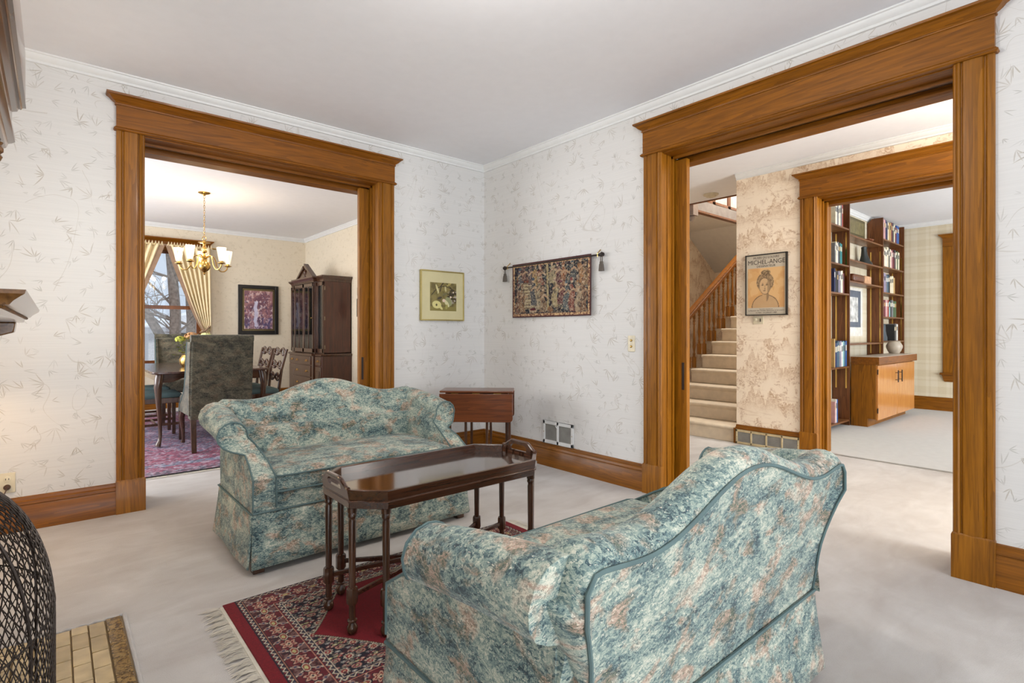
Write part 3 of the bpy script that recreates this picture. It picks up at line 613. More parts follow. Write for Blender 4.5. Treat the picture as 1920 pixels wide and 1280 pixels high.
# ------------------------------------------------------------ camelback loveseats
def make_sofa(label, group):
    root = empty('loveseat', label=label, cat='sofa', group=group)
    F = M['fabric']; P = M['piping']
    SE, ST = .285, .455                                   # skirt seam, seat top
    HB = .605
    def wb(z): return .600-.045*math.exp(-((z-.46)/.11)**2)+.045*sstep(.55, .72, z)
    def ztop(x):
        x = abs(x); b = .742+.050*(1+math.cos(PI*min(x, .44)/.44))
        return b+.012*sstep(.44, .60, x)
    # base under the cushion
    MB().rbox(-HB+.01, HB-.01, -.325, .31, .10, .372, .012).build('seat_base', F, root)
    # cushion
    cu = MB().rbox(-.505, .505, -.345, .24, .358, ST, .030, 4, crown=.018).build('seat_cushion', F, root)
    for z in (.372, .446):
        c = [(-.497, -.20, z), (-.497, -.335, z), (-.48, -.348, z), (.48, -.348, z), (.497, -.335, z), (.497, -.20, z)]
        MB().tube(c, .0045, 6).build('piping', P, cu)
    # arms
    def arm_section(t):
        """lists of (x, z): inner side upwards and outer side upwards, same count"""
        cx = .630-.006*t; cz = .612+.048*t; r = .070+.010*t
        n1, n2 = 9, 17
        inner = [(.50, .20), (.50, .30), (.50, .38), (.501, .44), (.508, .50), (.528, cz-.050)]
        inner += [(cx+r*math.cos(a), cz+r*math.sin(a)) for a in [math.radians(q) for q in (186, 172, 156, 140, 122, 105, 88)]]
        outer = [(HB, .20), (HB, .30), (HB, .38), (HB-.001, .44), (.600, .49), (.594, cz-r-.014)]
        outer += [(cx+r*math.cos(a), cz+r*math.sin(a)) for a in [math.radians(q) for q in (-74, -48, -22, 4, 32, 60, 88)]]
        return inner, outer
    def yf(z, t=0): return -.335+.262*sstep(.435, .585, z)
    def yb(z): return .30+.055*sstep(.3, .74, z)
    for sg in (-1, 1):
        rings = []
        NS = 12
        for j in range(NS+1):
            t = j/NS
            i_, o_ = arm_section(t); loop = i_+o_[::-1][1:]
            rings.append([(sg*x, yf(z)*(1-t)+yb(z)*t, z+(.008*math.sin(PI*t) if z > .5 else 0)) for x, z in loop])
        m = MB(); m.loft(rings, cap=False)
        i_, o_ = arm_section(0)
        # front panel between inner and outer outline, slightly padded
        def fp(u, v):
            k = v*(len(i_)-1); a = int(min(k, len(i_)-2)); f = k-a
            p = [i_[a][q]*(1-f)+i_[a+1][q]*f for q in (0, 1)]; q_ = [o_[a][q]*(1-f)+o_[a+1][q]*f for q in (0, 1)]
            x = p[0]*(1-u)+q_[0]*u; z = p[1]*(1-u)+q_[1]*u
            return (sg*x, yf(z)*.999-.010*math.sin(PI*u)*math.sin(PI*min(1, v*1.0)), z)
        m.grid(fp, 6, len(i_)-1)
        i_, o_ = arm_section(1)
        vs = [(sg*x, yb(z), z) for x, z in i_+o_[::-1][1:]]
        m.add(vs, [tuple(range(len(vs)))])
        a = m.build('arm', F, root, ang=50)
        i_, o_ = arm_section(0); lp = i_[1:]+o_[::-1][1:-1]
        # round the outline for the welt
        MB().tube([(sg*(x), yf(z)-.003, z) for x, z in lp], .0045, 6).build('piping', P, a)
    # back: padded front, rolled top, flat raked outside
    NU, NV = 36, 26
    def bk(u, v):
        s_ = 2*u-1
        s_ = math.copysign(abs(s_)**.85, s_)
        xt = s_*.648; zt = ztop(xt)
        # end rounding of the top outline
        zt -= .085*max(0, (abs(s_)-.90)/.10)**2.2
        if v < .45:                                       # inside face, seat to roll
            t = v/.45; z = .36+(zt-.040-.36)*t; y = .195+.095*t-.02*math.sin(PI*t)*(1-s_**4)
        elif v < .75:                                     # roll over the top
            t = (v-.45)/.30; a = PI*(1-t)
            y = .345+.055*math.cos(a); z = zt-.040+.040*math.sin(a)
        else:
            t = (v-.75)/.25; z = (zt-.040)+(SE-(zt-.040))*t; y = .400-.090*t**.85
        return (s_*wb(z)*(1 if v > .6 else 1), y, z)
    m = MB().grid(bk, NU, NV)
    # ends
    for u in (0, 1):
        sgn = -1 if u == 0 else 1
        def dome(a, b_, u=u, sgn=sgn):
            p = Vector(bk(u, a)); c = Vector((p.x, .335, min(p.z, ztop(.6)-.08))); q = c+(p-c)*math.cos(b_*PI/2)
            return (p.x+sgn*.030*math.sin(b_*PI/2)*sstep(.42, .62, p.z), q.y, q.z)
        m.grid(dome, NV, 6)
    b = m.build('back', F, root, ang=60)
    lp = [bk(0, v) for v in [1-.25*i/8 for i in range(9)]]+[bk(u/44, .75) for u in range(1, 44)]+[bk(1, .75+.25*i/8) for i in range(9)]
    MB().tube([(x, y+.002, z) for x, y, z in lp], .0048, 7).build('piping', P, b)
    # side panels behind the arms close the gap between arm and back
    MB().box(-HB+.004, HB-.004, .20, .312, .25, .60).build('back_frame', F, root)
    # skirt: four panels with inverted corner pleats
    sk = MB(); BZ = .035
    def panel(p0, p1, out, n_=24):
        d = Vector(p1)-Vector(p0); o = Vector(out)
        def fn(u, v):
            wv = .004*math.sin(u*9+p0[0]*7)*(1-v)
            q = Vector(p0)+d*u+o*(.026*(1-v)**1.3+wv+.004); 
            e = .012*(1-v)*(2*u-1); q += d.normalized()*e
            return (q.x, q.y, BZ+(SE-BZ)*v)
        m = MB().grid(fn, n_, 5); m.add([], []) ; return m, fn
    cs = [(-HB, -.33), (HB, -.33), (HB, .312), (-HB, .312)]
    outs = [(0, -1), (1, 0), (0, 1), (-1, 0)]
    for i in range(4):
        m, fn = panel(cs[i], cs[(i+1) % 4], outs[i])
        s_ = m.build('skirt', F, root); so = s_.modifiers.new('s', 'SOLIDIFY'); so.thickness = .006; so.offset = -1
        MB().tube([tuple(Vector(fn(u/20, 1))+Vector((*outs[i], 0))*.003) for u in range(21)], .005, 6).build('piping', P, s_)
    for x, y in cs:
        m = MB(); sx = 1 if x > 0 else -1; sy = 1 if y > 0 else -1
        m.lathe([(.028, .25), (.034, .15), (.036, .05)], (x-sx*.03, y-sy*.03, 0), 14)
        m.build('corner_pleat', F, root)
        MB().box(*sorted((x-sx*.055, x-sx*.004)), *sorted((y-sy*.055, y-sy*.004)), 0, .065).build('leg', M['mahog_z'], root, bevel=.003, label='short dark wooden leg')
    return root
sofa = make_sofa('floral camelback loveseat by the dining room opening, behind the tray coffee table', None)
sofa.location = (1.305, 3.0, 0)
sofa2 = copy_tree(sofa); sofa2.location = (1.30, 1.005, 0); sofa2.rotation_euler = (0, 0, PI)
sofa2['label'] = 'nearest floral camelback loveseat, seen from behind in the foreground on the right'
for s_ in (sofa, sofa2): s_['group'] = 'floral camelback loveseats'

# ------------------------------------------------------------ upholstered dining chairs
def make_parsons(label):
    root = empty('upholstered_dining_chair', label=label, cat='chair', group='upholstered end chairs at the dining table')
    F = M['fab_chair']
    # local: faces +y, back at y=0
    m = MB()
    def cur(z): return -.02-.07*max(0, (z-.45)/.65)**1.5
    ring = []
    for z in [.30, .40, .5, .6, .7, .8, .9, 1.0, 1.045]:
        y = cur(z); w_ = .262+.004*math.sin(z*3)
        wing = .13 if z > .45 else .5*0+.13
        ring.append([(-w_, y, z), (w_, y, z), (w_, y+.11, z), (-w_, y+.11, z)])
    m.loft(ring); b = m.build('backrest', F, root, bevel=.018, seg=3)
    MB().tube([(-.268, cur(1.06)+.02, 1.062), (.268, cur(1.06)+.02, 1.062)], .036, 14).build('top_roll', F, b)
    for sg in (-1, 1):   # shallow side wings
        r_ = []
        for z, d in [(.34, .50), (.42, .44), (.50, .30), (.60, .20), (.75, .165), (.9, .15), (1.03, .13)]:
            x = sg*.262; r_.append([(x, cur(z)+.01, z), (x+sg*.012, cur(z)+.01, z), (x+sg*.016, cur(z)+d, z), (x-sg*.018, cur(z)+d, z)])
        w = MB().loft(r_).build('side_wing', flat('pale_welt_cloth', (150, 164, 164), .8) if 0 else F, root, bevel=.006)
        MB().tube([tuple(Vector(q[2])) for q in r_], .006, 6).build('piping', M['piping'], w)
    MB().rbox(-.262, .262, .02, .56, .33, .50, .03, 3, crown=.015).build('seat', F, root)
    for sg in (-1, 1):
        MB().loft([[(sg*.235-.02, -.05, 0), (sg*.235+.02, -.05, 0), (sg*.235+.02, -.01, 0), (sg*.235-.02, -.01, 0)], [(sg*.235-.024, .0, .34), (sg*.235+.024, .0, .34), (sg*.235+.024, .05, .34), (sg*.235-.024, .05, .34)]]).build('leg', M['mahog_z'], root, bevel=.002)
        p = [(sg*.235, .52, .34), (sg*.245, .535, .26), (sg*.235, .525, .14), (sg*.232, .52, .05), (sg*.236, .53, .015)]
        MB().tube(p, [.028, .026, .017, .014, .022], 10).build('leg', M['mahog_z'], root)
    return root
c1 = make_parsons('tall upholstered dining chair with its tapestry back to the living room')
c1.location = (1.222, 5.72, .011)
c2 = copy_tree(c1); c2.location = (1.32, 8.72, .011); c2.rotation_euler = (0, 0, PI)
c2['label'] = 'upholstered dining chair at the far end of the dining table below the window'

# ------------------------------------------------------------ ribbon-back side chairs
def make_ribbon():
    root = empty('ribbon_back_dining_chair', cat='chair')
    W = M['mahog_z']
    # local: faces +y, back posts at y = -.22
    for sg in (-1, 1):
        p = [(sg*.17, -.21, .0), (sg*.175, -.20, .25), (sg*.18, -.20, .45), (sg*.195, -.23, .70), (sg*.215, -.285, .93)]
        MB().tube(p, [.016, .018, .018, .016, .014], 8, flat=1.2).build('rear_leg', W, root)
        MB().loft([[(sg*.21-.016, .19, 0), (sg*.21+.016, .19, 0), (sg*.21+.016, .222, 0), (sg*.21-.016, .222, 0)], [(sg*.22-.02, .185, .43), (sg*.22+.02, .185, .43), (sg*.22+.02, .225, .43), (sg*.22-.02, .225, .43)]]).build('front_leg', W, root, bevel=.003)
        MB().box(sg*.195-.008, sg*.195+.008, -.2, .2, .16, .185).build('stretcher', W, root)
    MB().box(-.2, .2, -.02, 0, .16, .185).build('stretcher', W, root)
    MB().box(-.19, .19, -.215, -.195, .24, .265).build('stretcher', W, root)
    MB().loft([[(-.19, -.22, .39), (.19, -.22, .39), (.24, .23, .39), (-.24, .23, .39)], [(-.19, -.22, .445), (.19, -.22, .445), (.24, .23, .445), (-.24, .23, .445)]]).build('seat_frame', W, root, bevel=.004)
    MB().rbox(-.215, .215, -.2, .22, .435, .49, .022, 3, crown=.012).build('seat_cushion', M['teal'], root)
    for z, y, w_ in ((.60, -.215, .185), (.735, -.24, .195), (.885, -.275, .21)):
        m = MB(); n_ = 28
        up_ = [(-w_+2*w_*i/n_, y, z+.022+.020*math.cos(2*PI*(i/n_)*2)*-1+.014*math.sin(PI*i/n_)) for i in range(n_+1)]
        lo_ = [(-w_+2*w_*i/n_, y, z-.022+.012*math.cos(2*PI*(i/n_)*2)+.012*math.sin(PI*i/n_)) for i in range(n_+1)]
        m.tube(up_, .012, 6, flat=1.3); m.tube(lo_, .011, 6, flat=1.3)
        for q in (.25, .5, .75):
            i = int(q*n_); m.tube([lo_[i], up_[i]], .007, 6)
        m.build('ribbon_slat', W, root)
    return root
rc = make_ribbon()
GR = 'ribbon-back chairs along the dining table'
spots = [(1.725, 6.48, PI/2, 'dark ribbon-back dining chair, rightmost, beside the near corner of the table'),
         (1.725, 6.98, PI/2, 'dark ribbon-back dining chair half hidden behind the tall upholstered chair'),
         (.80, 6.71, -PI/2, 'ribbon-back chair with teal seat at the left near corner of the dining table'),
         (.80, 7.45, -PI/2, 'ribbon-back chair at the left side of the table, further from the opening')]
for i, (x, y, a, l) in enumerate(spots):
    o = rc if i == 0 else copy_tree(rc)
    o.location = (x, y, .011); o.rotation_euler = (0, 0, a); tag(o, l, 'chair', GR)

# ------------------------------------------------------------ dining table
t = empty('dining_table', (1.25, 7.05, .011), label='dark polished mahogany dining table with cabriole legs', cat='table')
hw, hl = .535, .92
m = MB(); pts = []
for sx, sy in ((1, 1), (-1, 1), (-1, -1), (1, -1)):
    for k in range(5):
        a = {(1, 1): 0, (-1, 1): PI/2, (-1, -1): PI, (1, -1): 1.5*PI}[(sx, sy)]+k*PI/8
        pts.append((sx*(hw-.05)+.05*math.cos(a), sy*(hl-.05)+.05*math.sin(a)))
m.prism(pts, 'z', .712, .735); m.build('tabletop', M['mahog_y'], t, bevel=.006, seg=3)
for ax in (-1, 1):
    n_ = 24; poly = [(-hw+.06, .712), (hw-.06, .712)]+[((hw-.06)*(1-2*i/n_), .64-.02*math.cos(4*PI*i/n_)+.01*math.cos(8*PI*i/n_)) for i in range(n_+1)]
    y = ax*(hl-.07); MB().prism(poly, 'y', y-.011, y+.011).build('apron', M['mahog'], t, bevel=.002)
    x = ax*(hw-.07); MB().box(x-.011, x+.011, -hl+.08, hl-.08, .63, .712).build('apron', M['mahog_y'], t)
    for ay in (-1, 1):
        dx, dy = ax*.707, ay*.707; c = (ax*(hw-.07), ay*(hl-.07))
        P_ = [(0, .71, .036), (.012, .66, .038), (.026, .58, .034), (.018, .45, .025), (.002, .28, .019), (-.006, .12, .0155), (.004, .06, .017), (.024, .02, .026), (.026, .008, .024)]
        MB().tube([(c[0]+dx*d, c[1]+dy*d, z) for d, z, r in P_], [r for d, z, r in P_], 12).build('leg', M['mahog_z'], t)
# flowers
random.seed(5)
def bouquet(label, x, y, colors, n_, big):
    fl = empty('flower_centrepiece', (x, y, .747), label=label, cat='flower arrangement')
    MB().lathe([(.001, 0), (.06, 0), (.085, .03), (.09, .08), (.06, .13), (.065, .14)], (0, 0, 0), 18).build('bowl', M['brass'], fl)
    fo = MB()
    for i in range(70):
        a = random.uniform(0, 2*PI); r_ = random.uniform(.02, .14); z = random.uniform(.13, .32)
        d = Vector((math.cos(a), math.sin(a), random.uniform(-.3, .8))).normalized(); s_ = random.uniform(.03, .055); u = d.cross(Vector((random.random(), random.random(), 1))).normalized()
        p = Vector((math.cos(a)*r_, math.sin(a)*r_, z))
        fo.add([p, p+d*s_*.5+u*s_*.28, p+d*s_, p+d*s_*.5-u*s_*.28], [(0, 1, 2, 3)])
    fo.build('leaves', flat('leaf_'+str(n_), colors[0], .6), fl, smooth=False, merge=False)
    for c, cx, cz, r_ in big:
        m = MB()
        for i in range(60):
            a = random.uniform(0, 2*PI); e = math.acos(random.uniform(-.2, 1)); p = Vector((cx+math.sin(e)*math.cos(a)*r_, math.sin(e)*math.sin(a)*r_, cz+math.cos(e)*r_*.75)); s_ = .018
            nrm = (p-Vector((cx, 0, cz))).normalized(); u = nrm.cross(Vector((0, .3, 1))).normalized()*s_; v = nrm.cross(u).normalized()*s_
            m.add([p+u, p+v, p-u, p-v], [(0, 1, 2, 3)])
        m.build('flower_head', flat('petal_'+str(c), c, .7), fl, smooth=False, merge=False)
bouquet('bronze and green flower arrangement on the dining table, left one', 1.15, 6.95, [(120, 130, 60)], 1, [((190, 140, 90), .03, .33, .07), ((176, 178, 70), -.08, .30, .05)])
bouquet('pale green hydrangea on the dining table just above the tall chair', 1.37, 7.2, [(110, 120, 70)], 2, [((206, 212, 150), 0, .32, .075)])
# dining rug, patterned in vertex colours
def paint_grid(name, x0, x1, y0, y1, z, nx, ny, colfn, mat, parent=None, plane='xy', thick=.008, wave=None):
    """colfn(U, V) -> (ny+1, nx+1, 3) sRGB 0..1"""
    u = np.linspace(0, 1, nx+1); v = np.linspace(0, 1, ny+1); U, V = np.meshgrid(u, v)
    A = x0+(x1-x0)*U; Bv = y0+(y1-y0)*V
    C = np.full_like(A, z) if wave is None else z+wave(U, V)
    co = {'xy': (A, Bv, C), 'xz': (A, C, Bv), 'yz': (C, A, Bv)}[plane]
    co = np.stack(co, -1).reshape(-1, 3)
    idx = np.arange((nx+1)*(ny+1)).reshape(ny+1, nx+1)
    q = np.stack([idx[:-1, :-1], idx[:-1, 1:], idx[1:, 1:], idx[1:, :-1]], -1).reshape(-1, 4)
    me = bpy.data.meshes.new(name); me.vertices.add(len(co)); me.vertices.foreach_set('co', co.ravel())
    me.loops.add(q.size); me.loops.foreach_set('vertex_index', q.ravel().astype(np.int32))
    me.polygons.add(len(q)); me.polygons.foreach_set('loop_start', np.arange(0, q.size, 4, dtype=np.int32))
    me.update(calc_edges=True); me.validate()
    c = np.clip(colfn(U, V), 0, 1).reshape(-1, 3); c = np.where(c > .04045, ((c+.055)/1.055)**2.4, c/12.92)
    at = me.color_attributes.new('Col', 'FLOAT_COLOR', 'POINT'); at.data.foreach_set('color', np.concatenate([c, np.ones((len(c), 1))], 1).astype(np.float32).ravel())
    me.polygons.foreach_set('use_smooth', [True]*len(me.polygons))
    me.materials.append(mat); o = bpy.data.objects.new(name, me); link(o, parent)
    if thick:
        s_ = o.modifiers.new('solid', 'SOLIDIFY'); s_.thickness = thick; s_.offset = -1 if plane != 'yz' else 1
    return o
def C3(*c): return np.array(c, float)/255
def lay(img, mask, c, a=1.0):
    m = (mask.astype(float)*a)[..., None]; return img*(1-m)+np.array(c, float)/255*m
def vnoise(X, Y, s, seed=0):
    r = np.random.RandomState(seed).rand(256, 256); x = X*s; y = Y*s
    xi = np.floor(x).astype(int); yi = np.floor(y).astype(int); fx = x-xi; fy = y-yi
    fx = fx*fx*(3-2*fx); fy = fy*fy*(3-2*fy); g = lambda a, b: r[(yi+b) % 256, (xi+a) % 256]
    return (g(0, 0)*(1-fx)+g(1, 0)*fx)*(1-fy)+(g(0, 1)*(1-fx)+g(1, 1)*fx)*fy
def fnoise(X, Y, s, seed=0): return (vnoise(X, Y, s, seed)+.5*vnoise(X, Y, 2*s, seed+1)+.25*vnoise(X, Y, 4*s, seed+2))/1.75
def din_rug(U, V):
    w_, l_ = 2.8, 3.9; X = U*w_; Y = V*l_; e = np.minimum(np.minimum(X, w_-X), np.minimum(Y, l_-Y))
    im = np.zeros(U.shape+(3,))+C3(120, 106, 118)
    im = lay(im, (e > .42), (122, 68, 90)); im = lay(im, (e > .30) & (e < .42), (110, 118, 138)); im = lay(im, (e > .14) & (e < .30), (132, 76, 98)); im = lay(im, e < .14, (98, 84, 98))
    n1 = fnoise(X, Y*1.6, 34, 3); n2 = fnoise(X, Y*1.6, 44, 9)
    im = lay(im, n1 > .56, (172, 168, 180), .8); im = lay(im, n2 < .40, (46, 46, 66), .7); im = lay(im, (fnoise(X, Y*1.6, 38, 21) > .6), (150, 78, 96), .7)
    d = np.abs(X-1.4)/1.0+np.abs(Y-1.95)/1.5
    im = lay(im, (d < .8) & (n1 < .5), (96, 108, 132), .7); im = lay(im, e < .02, (30, 26, 30))
    return im
dr = paint_grid('area_rug', -.35, 2.45, 4.97, 8.87, .010, 250, 350, din_rug, M['rug'])
tag(dr, 'purple and blue-grey patterned rug under the dining table', 'rug')
m = MB(); random.seed(9)
for i in range(420):
    x = -.33+2.76*i/420; m.add([(x, 4.972, .004), (x+.004, 4.972, .004), (x+random.uniform(-.01, .012), 4.915, .003), (x+random.uniform(-.012, .008), 4.915, .003)], [(0, 1, 2, 3)])
m.build('fringe', M['fringe'], dr, smooth=False, merge=False, label='pale cotton fringe at the near edge', kind='stuff')
# ------------------------------------------------------------ tray coffee table
T = empty('coffee_table', (1.293, 2.005, .012), label='octagonal mahogany butler tray coffee table on cluster legs between the loveseats', cat='coffee table')
def octo(hx, hy, cx_, cy_): return [(-hx, -hy+cy_), (-hx+cx_, -hy), (hx-cx_, -hy), (hx, -hy+cy_), (hx, hy-cy_), (hx-cx_, hy), (-hx+cx_, hy), (-hx, hy-cy_)]
HX, HY = .470, .228; CCX, CCY = .105, .105
o1 = octo(HX, HY, CCX, CCY); MBm = MB()
MBm.prism(o1, 'z', .470, .494).build('apron', M['mahog'], T, bevel=.002)
MB().loft([[(x, y, z) for x, y in octo(HX+d, HY+d, CCX, CCY)] for d, z in ((0, .492), (.005, .494), (.005, .498), (.001, .501))]).build('edge_bead', M['mahog'], T)
tr = MB().prism(octo(HX-.004, HY-.004, CCX, CCY), 'z', .500, .506).build('tray', M['tray'], T)
oo = octo(HX, HY, CCX, CCY); ii = octo(HX-.013, HY-.013, CCX-.004, CCY-.004)
m = MB()
for k in range(8):
    a, b = oo[k], oo[(k+1) % 8]; c, d = ii[k], ii[(k+1) % 8]
    endp = k in (3, 7)
    if not endp:
        e_ = .006
        def outw(p, q=e_): L = math.hypot(*p); return (p[0]*(1+q/L), p[1]*(1+q/L))
        A, B_ = outw(a), outw(b)
        m.hexa([(*a, .500), (*b, .500), (*d, .500), (*c, .500)], [(*A, .540), (*B_, .540), (*d, .540), (*c, .540)])
m.build('gallery_rim', M['mahog'], T, bevel=.003)
for sg in (-1, 1):                                        # end boards with hand holes
    x0, x1 = sorted((sg*HX, sg*(HX-.013))); yl = HY-CCY
    n_ = 20
    def top(u):
        a = abs(u); return .542+.030*(1-sstep(.42, .95, a))
    m = MB(); N_ = 24
    us = [-1+2*i/N_ for i in range(N_+1)]
    def hole(u):
        a = abs(u)/.52
        return None if a > 1 else (.530, .532+.026*(1-a**6)**.5)
    lean = sg*.012
    for i in range(N_):
        u0, u1 = us[i], us[i+1]; h0, h1 = hole(u0), hole(u1)
        segs = [((.500, top(u0)), (.500, top(u1)))] if (h0 is None or h1 is None) else [((.500, h0[0]), (.500, h1[0])), ((h0[1], top(u0)), (h1[1], top(u1)))]
        for (a0, b0), (a1, b1) in segs:
            f_ = lambda x, z: x+lean*(z-.5)/.07
            m.hexa([(f_(x0, a0), u0*yl, a0), (f_(x0, a1), u1*yl, a1), (f_(x1, a1), u1*yl, a1), (f_(x1, a0), u0*yl, a0)],
                   [(f_(x0, b0), u0*yl, b0), (f_(x0, b1), u1*yl, b1), (f_(x1, b1), u1*yl, b1), (f_(x1, b0), u0*yl, b0)])
    m.build('handle_board', M['mahog_y'], T)
    MB().tube([((sg*(HX-.006))+lean*(top(u)-.5)/.07, u*yl, top(u)) for u in us], .0075, 8).build('handle_roll', M['mahog_y'], T)
legp = [(-.452, -.112), (-.362, -.205), (-.362, .205), (-.452, .112), (.452, -.112), (.362, -.205), (.362, .205), (.452, .112)]
for x, y in legp:
    L = MB()
    L.lathe([(.0185, .470), (.0185, .452), (.014, .450), (.0165, .444), (.0165, .436), (.013, .432), (.0125, .425), (.0145, .418), (.0125, .20), (.0125, .175)], (x, y, 0), 12)
    a = math.atan2(y, x)
    L.lathe([(.012, .175), (.019, .172), (.021, .165), (.021, .118), (.019, .112), (.012, .109)], (x, y, 0), 8, ang=PI/8)
    L.lathe([(.012, .11), (.0125, .055), (.018, .052), (.018, .047), (.011, .042), (.019, .030), (.021, .020), (.017, .006), (.009, 0)], (x, y, 0), 12)
    L.build('leg', M['mahog_z'], T)
sb = MB()
for s0, s1 in [((-.452, -.112), (-.10, -.02)), ((-.362, -.205), (-.10, -.03)), ((-.362, .205), (-.10, .03)), ((-.452, .112), (-.10, .02))]:
    for sg in (-1, 1):
        a = (s0[0]*-sg, s0[1], .142); b = (s1[0]*-sg, s1[1], .150)
        dx, dy = b[0]-a[0], b[1]-a[1]; l_ = math.hypot(dx, dy); nx_, ny_ = -dy/l_*.006, dx/l_*.006
        sb.hexa([(a[0]-nx_, a[1]-ny_, a[2]-.009), (a[0]+nx_, a[1]+ny_, a[2]-.009), (b[0]+nx_, b[1]+ny_, b[2]-.009), (b[0]-nx_, b[1]-ny_, b[2]-.009)],
                [(a[0]-nx_, a[1]-ny_, a[2]+.009), (a[0]+nx_, a[1]+ny_, a[2]+.009), (b[0]+nx_, b[1]+ny_, b[2]+.009), (b[0]-nx_, b[1]-ny_, b[2]+.009)])
sb.box(-.105, .105, -.035, .035, .14, .16)
sb.build('stretcher', M['mahog'], T, bevel=.002)

# ------------------------------------------------------------ medallion rug
def med_rug(U, V):
    w_, l_ = 1.51, .91; X = U*w_; Y = V*l_; dx = np.minimum(X, w_-X); dy = np.minimum(Y, l_-Y)
    dX = dx-.042                                          # plain red bands at both ends
    e = np.minimum(dX, dy)
    im = np.zeros(U.shape+(3,))+C3(124, 14, 28)
    along = np.where(dX < dy, Y, X); cen = np.where(dX < dy, Y-l_/2, X-w_/2)
    def rect(a, b): return (e >= a) & (e < b)
    cream, navy, red, pink, brown = (206, 192, 170), (22, 24, 40), (112, 16, 30), (196, 142, 124), (92, 46, 46)
    nz = fnoise(X, Y, 60, 4)
    def zig(c, a, b, per, fg, bg):
        nonlocal im
        mid = (a+b)/2; h = (b-a)/2
        ph = (along/per) % 1.0
        im = lay(im, rect(a, b), bg)
        z = np.abs(e-mid-h*.55*np.sin(2*PI*ph)) < h*.34
        im = lay(im, rect(a, b) & z, fg)
        im = lay(im, rect(a, b) & (np.hypot((ph-.25)*per, e-(mid-h*.5)) < h*.3), (150, 40, 44))
        im = lay(im, rect(a, b) & (np.hypot((ph-.75)*per, e-(mid+h*.5)) < h*.3), (60, 70, 96))
    zig(0, .0, .004, .02, navy, navy)
    zig(0, .004, .022, .026, cream, (40, 30, 44))
    im = lay(im, rect(.022, .026), (180, 120, 96)); im = lay(im, rect(.026, .029), navy)
    # main border: lobed cartouches and rosettes on a muted ground
    a, b = .029, .118; mid = (a+b)/2
    im = lay(im, rect(a, b), brown)
    per = .118
    k = np.floor(cen/per+.5); lx = cen-k*per; ly = e-mid; r = np.hypot(lx, ly*1.02); th = np.arctan2(ly, lx)
    B_ = rect(a, b); mix = np.mod(k, 2)
    im = lay(im, B_ & (nz > .55), (124, 96, 92), .8); im = lay(im, B_ & (nz < .40), (46, 24, 36), .8)
    car = np.abs(lx)*.9+np.abs(ly)*.55
    im = lay(im, B_ & (np.abs(car-.050) < .0035), cream); im = lay(im, B_ & (np.abs(car-.045) < .002), navy)
    im = lay(im, B_ & (car < .0425), (110, 22, 34), .8)
    lob = .024+.006*np.cos(6*th)
    im = lay(im, B_ & (r < lob+.004), navy); im = lay(im, B_ & (r < lob), (206, 160, 138)); im = lay(im, B_ & (r < lob*.72) , (128, 40, 44)); im = lay(im, B_ & (r < lob*.45), (216, 190, 160)); im = lay(im, B_ & (r < lob*.2), navy)
    lx2 = np.abs(lx)-per/2; r2 = np.hypot(lx2*.8, ly*1.5)
    im = lay(im, B_ & (r2 < .024), navy); im = lay(im, B_ & (r2 < .0205), cream); im = lay(im, B_ & (r2 < .0165), (150, 74, 62)); im = lay(im, B_ & (r2 < .009), (196, 190, 130))
    for sx in (-1, 1):
        rr = np.hypot(np.abs(lx)-.034, ly-sx*.029); im = lay(im, B_ & (rr < .010), (160, 130, 122)); im = lay(im, B_ & (rr < .005), (60, 66, 96))
    im = lay(im, rect(.118, .121), (196, 140, 116)); im = lay(im, rect(.121, .125), red)
    zig(0, .125, .145, .028, cream, (44, 34, 50))
    im = lay(im, rect(.145, .148), cream)
    # field
    Fm = e >= .148
    im = lay(im, Fm, navy)
    gx, gy = .092, .070
    cx_ = X-w_/2; cy_ = Y-l_/2
    row = np.floor(cy_/gy+.5); off = (np.mod(row, 2))*gx/2
    kx = np.floor((cx_+off)/gx+.5); lx = cx_+off-kx*gx; ly = cy_-row*gy; r = np.hypot(lx, ly); th = np.arctan2(ly, lx)
    vine = np.abs(ly-.020*np.sin((cx_+off)*2*PI/gx)) < .0022
    im = lay(im, Fm & vine, (120, 110, 104)); im = lay(im, Fm & (np.abs(lx-.016*np.sin(cy_*2*PI/gy+1)) < .002), (96, 88, 92))
    pet = .0165+.0035*np.cos(10*th)
    im = lay(im, Fm & (r < pet), cream); im = lay(im, Fm & (r < .0105), (150, 40, 48)); im = lay(im, Fm & (r < .005), (220, 190, 150))
    lxa = np.abs(lx)-gx/2; ra = np.hypot(lxa*.7, ly-.004); im = lay(im, Fm & (ra < .0125), pink); im = lay(im, Fm & (ra < .008), (120, 60, 70)); im = lay(im, Fm & (ra < .0035), (196, 200, 140))
    for q, c in (((.024, .020), (150, 44, 50)), ((.027, -.019), (150, 150, 150)), ((.013, .029), (170, 120, 110)), ((.036, .027), (176, 170, 120)), ((.017, -.030), (108, 30, 44))):
        rr = np.hypot((np.abs(lx)-q[0])*.8, (ly-q[1])*1.3); im = lay(im, Fm & (rr < .0075), c); im = lay(im, Fm & (rr < .003), (230, 215, 190))
    lf = fnoise(X, Y, 85, 14); im = lay(im, Fm & (lf > .64), (140, 132, 118), .8); im = lay(im, Fm & (lf < .33), (70, 20, 34), .7)
    # concave red medallion with pointed ends
    ax_ = np.abs(cx_); t = np.clip(ax_/.548, 0, 1); half = .215*(1-t)**.62*(1-.35*np.sin(PI*t))+.0
    half = np.where(ax_ < .16, .245-.35*ax_, .245-.056-.0+0*ax_)*0+ .27*(1-t)**(.9)+.03*np.cos(PI*t*3)*(1-t)
    d = half-np.abs(cy_)
    In = (ax_ < .548)
    d = np.minimum(.283, .80*(1-t)**1.1)-np.abs(cy_)
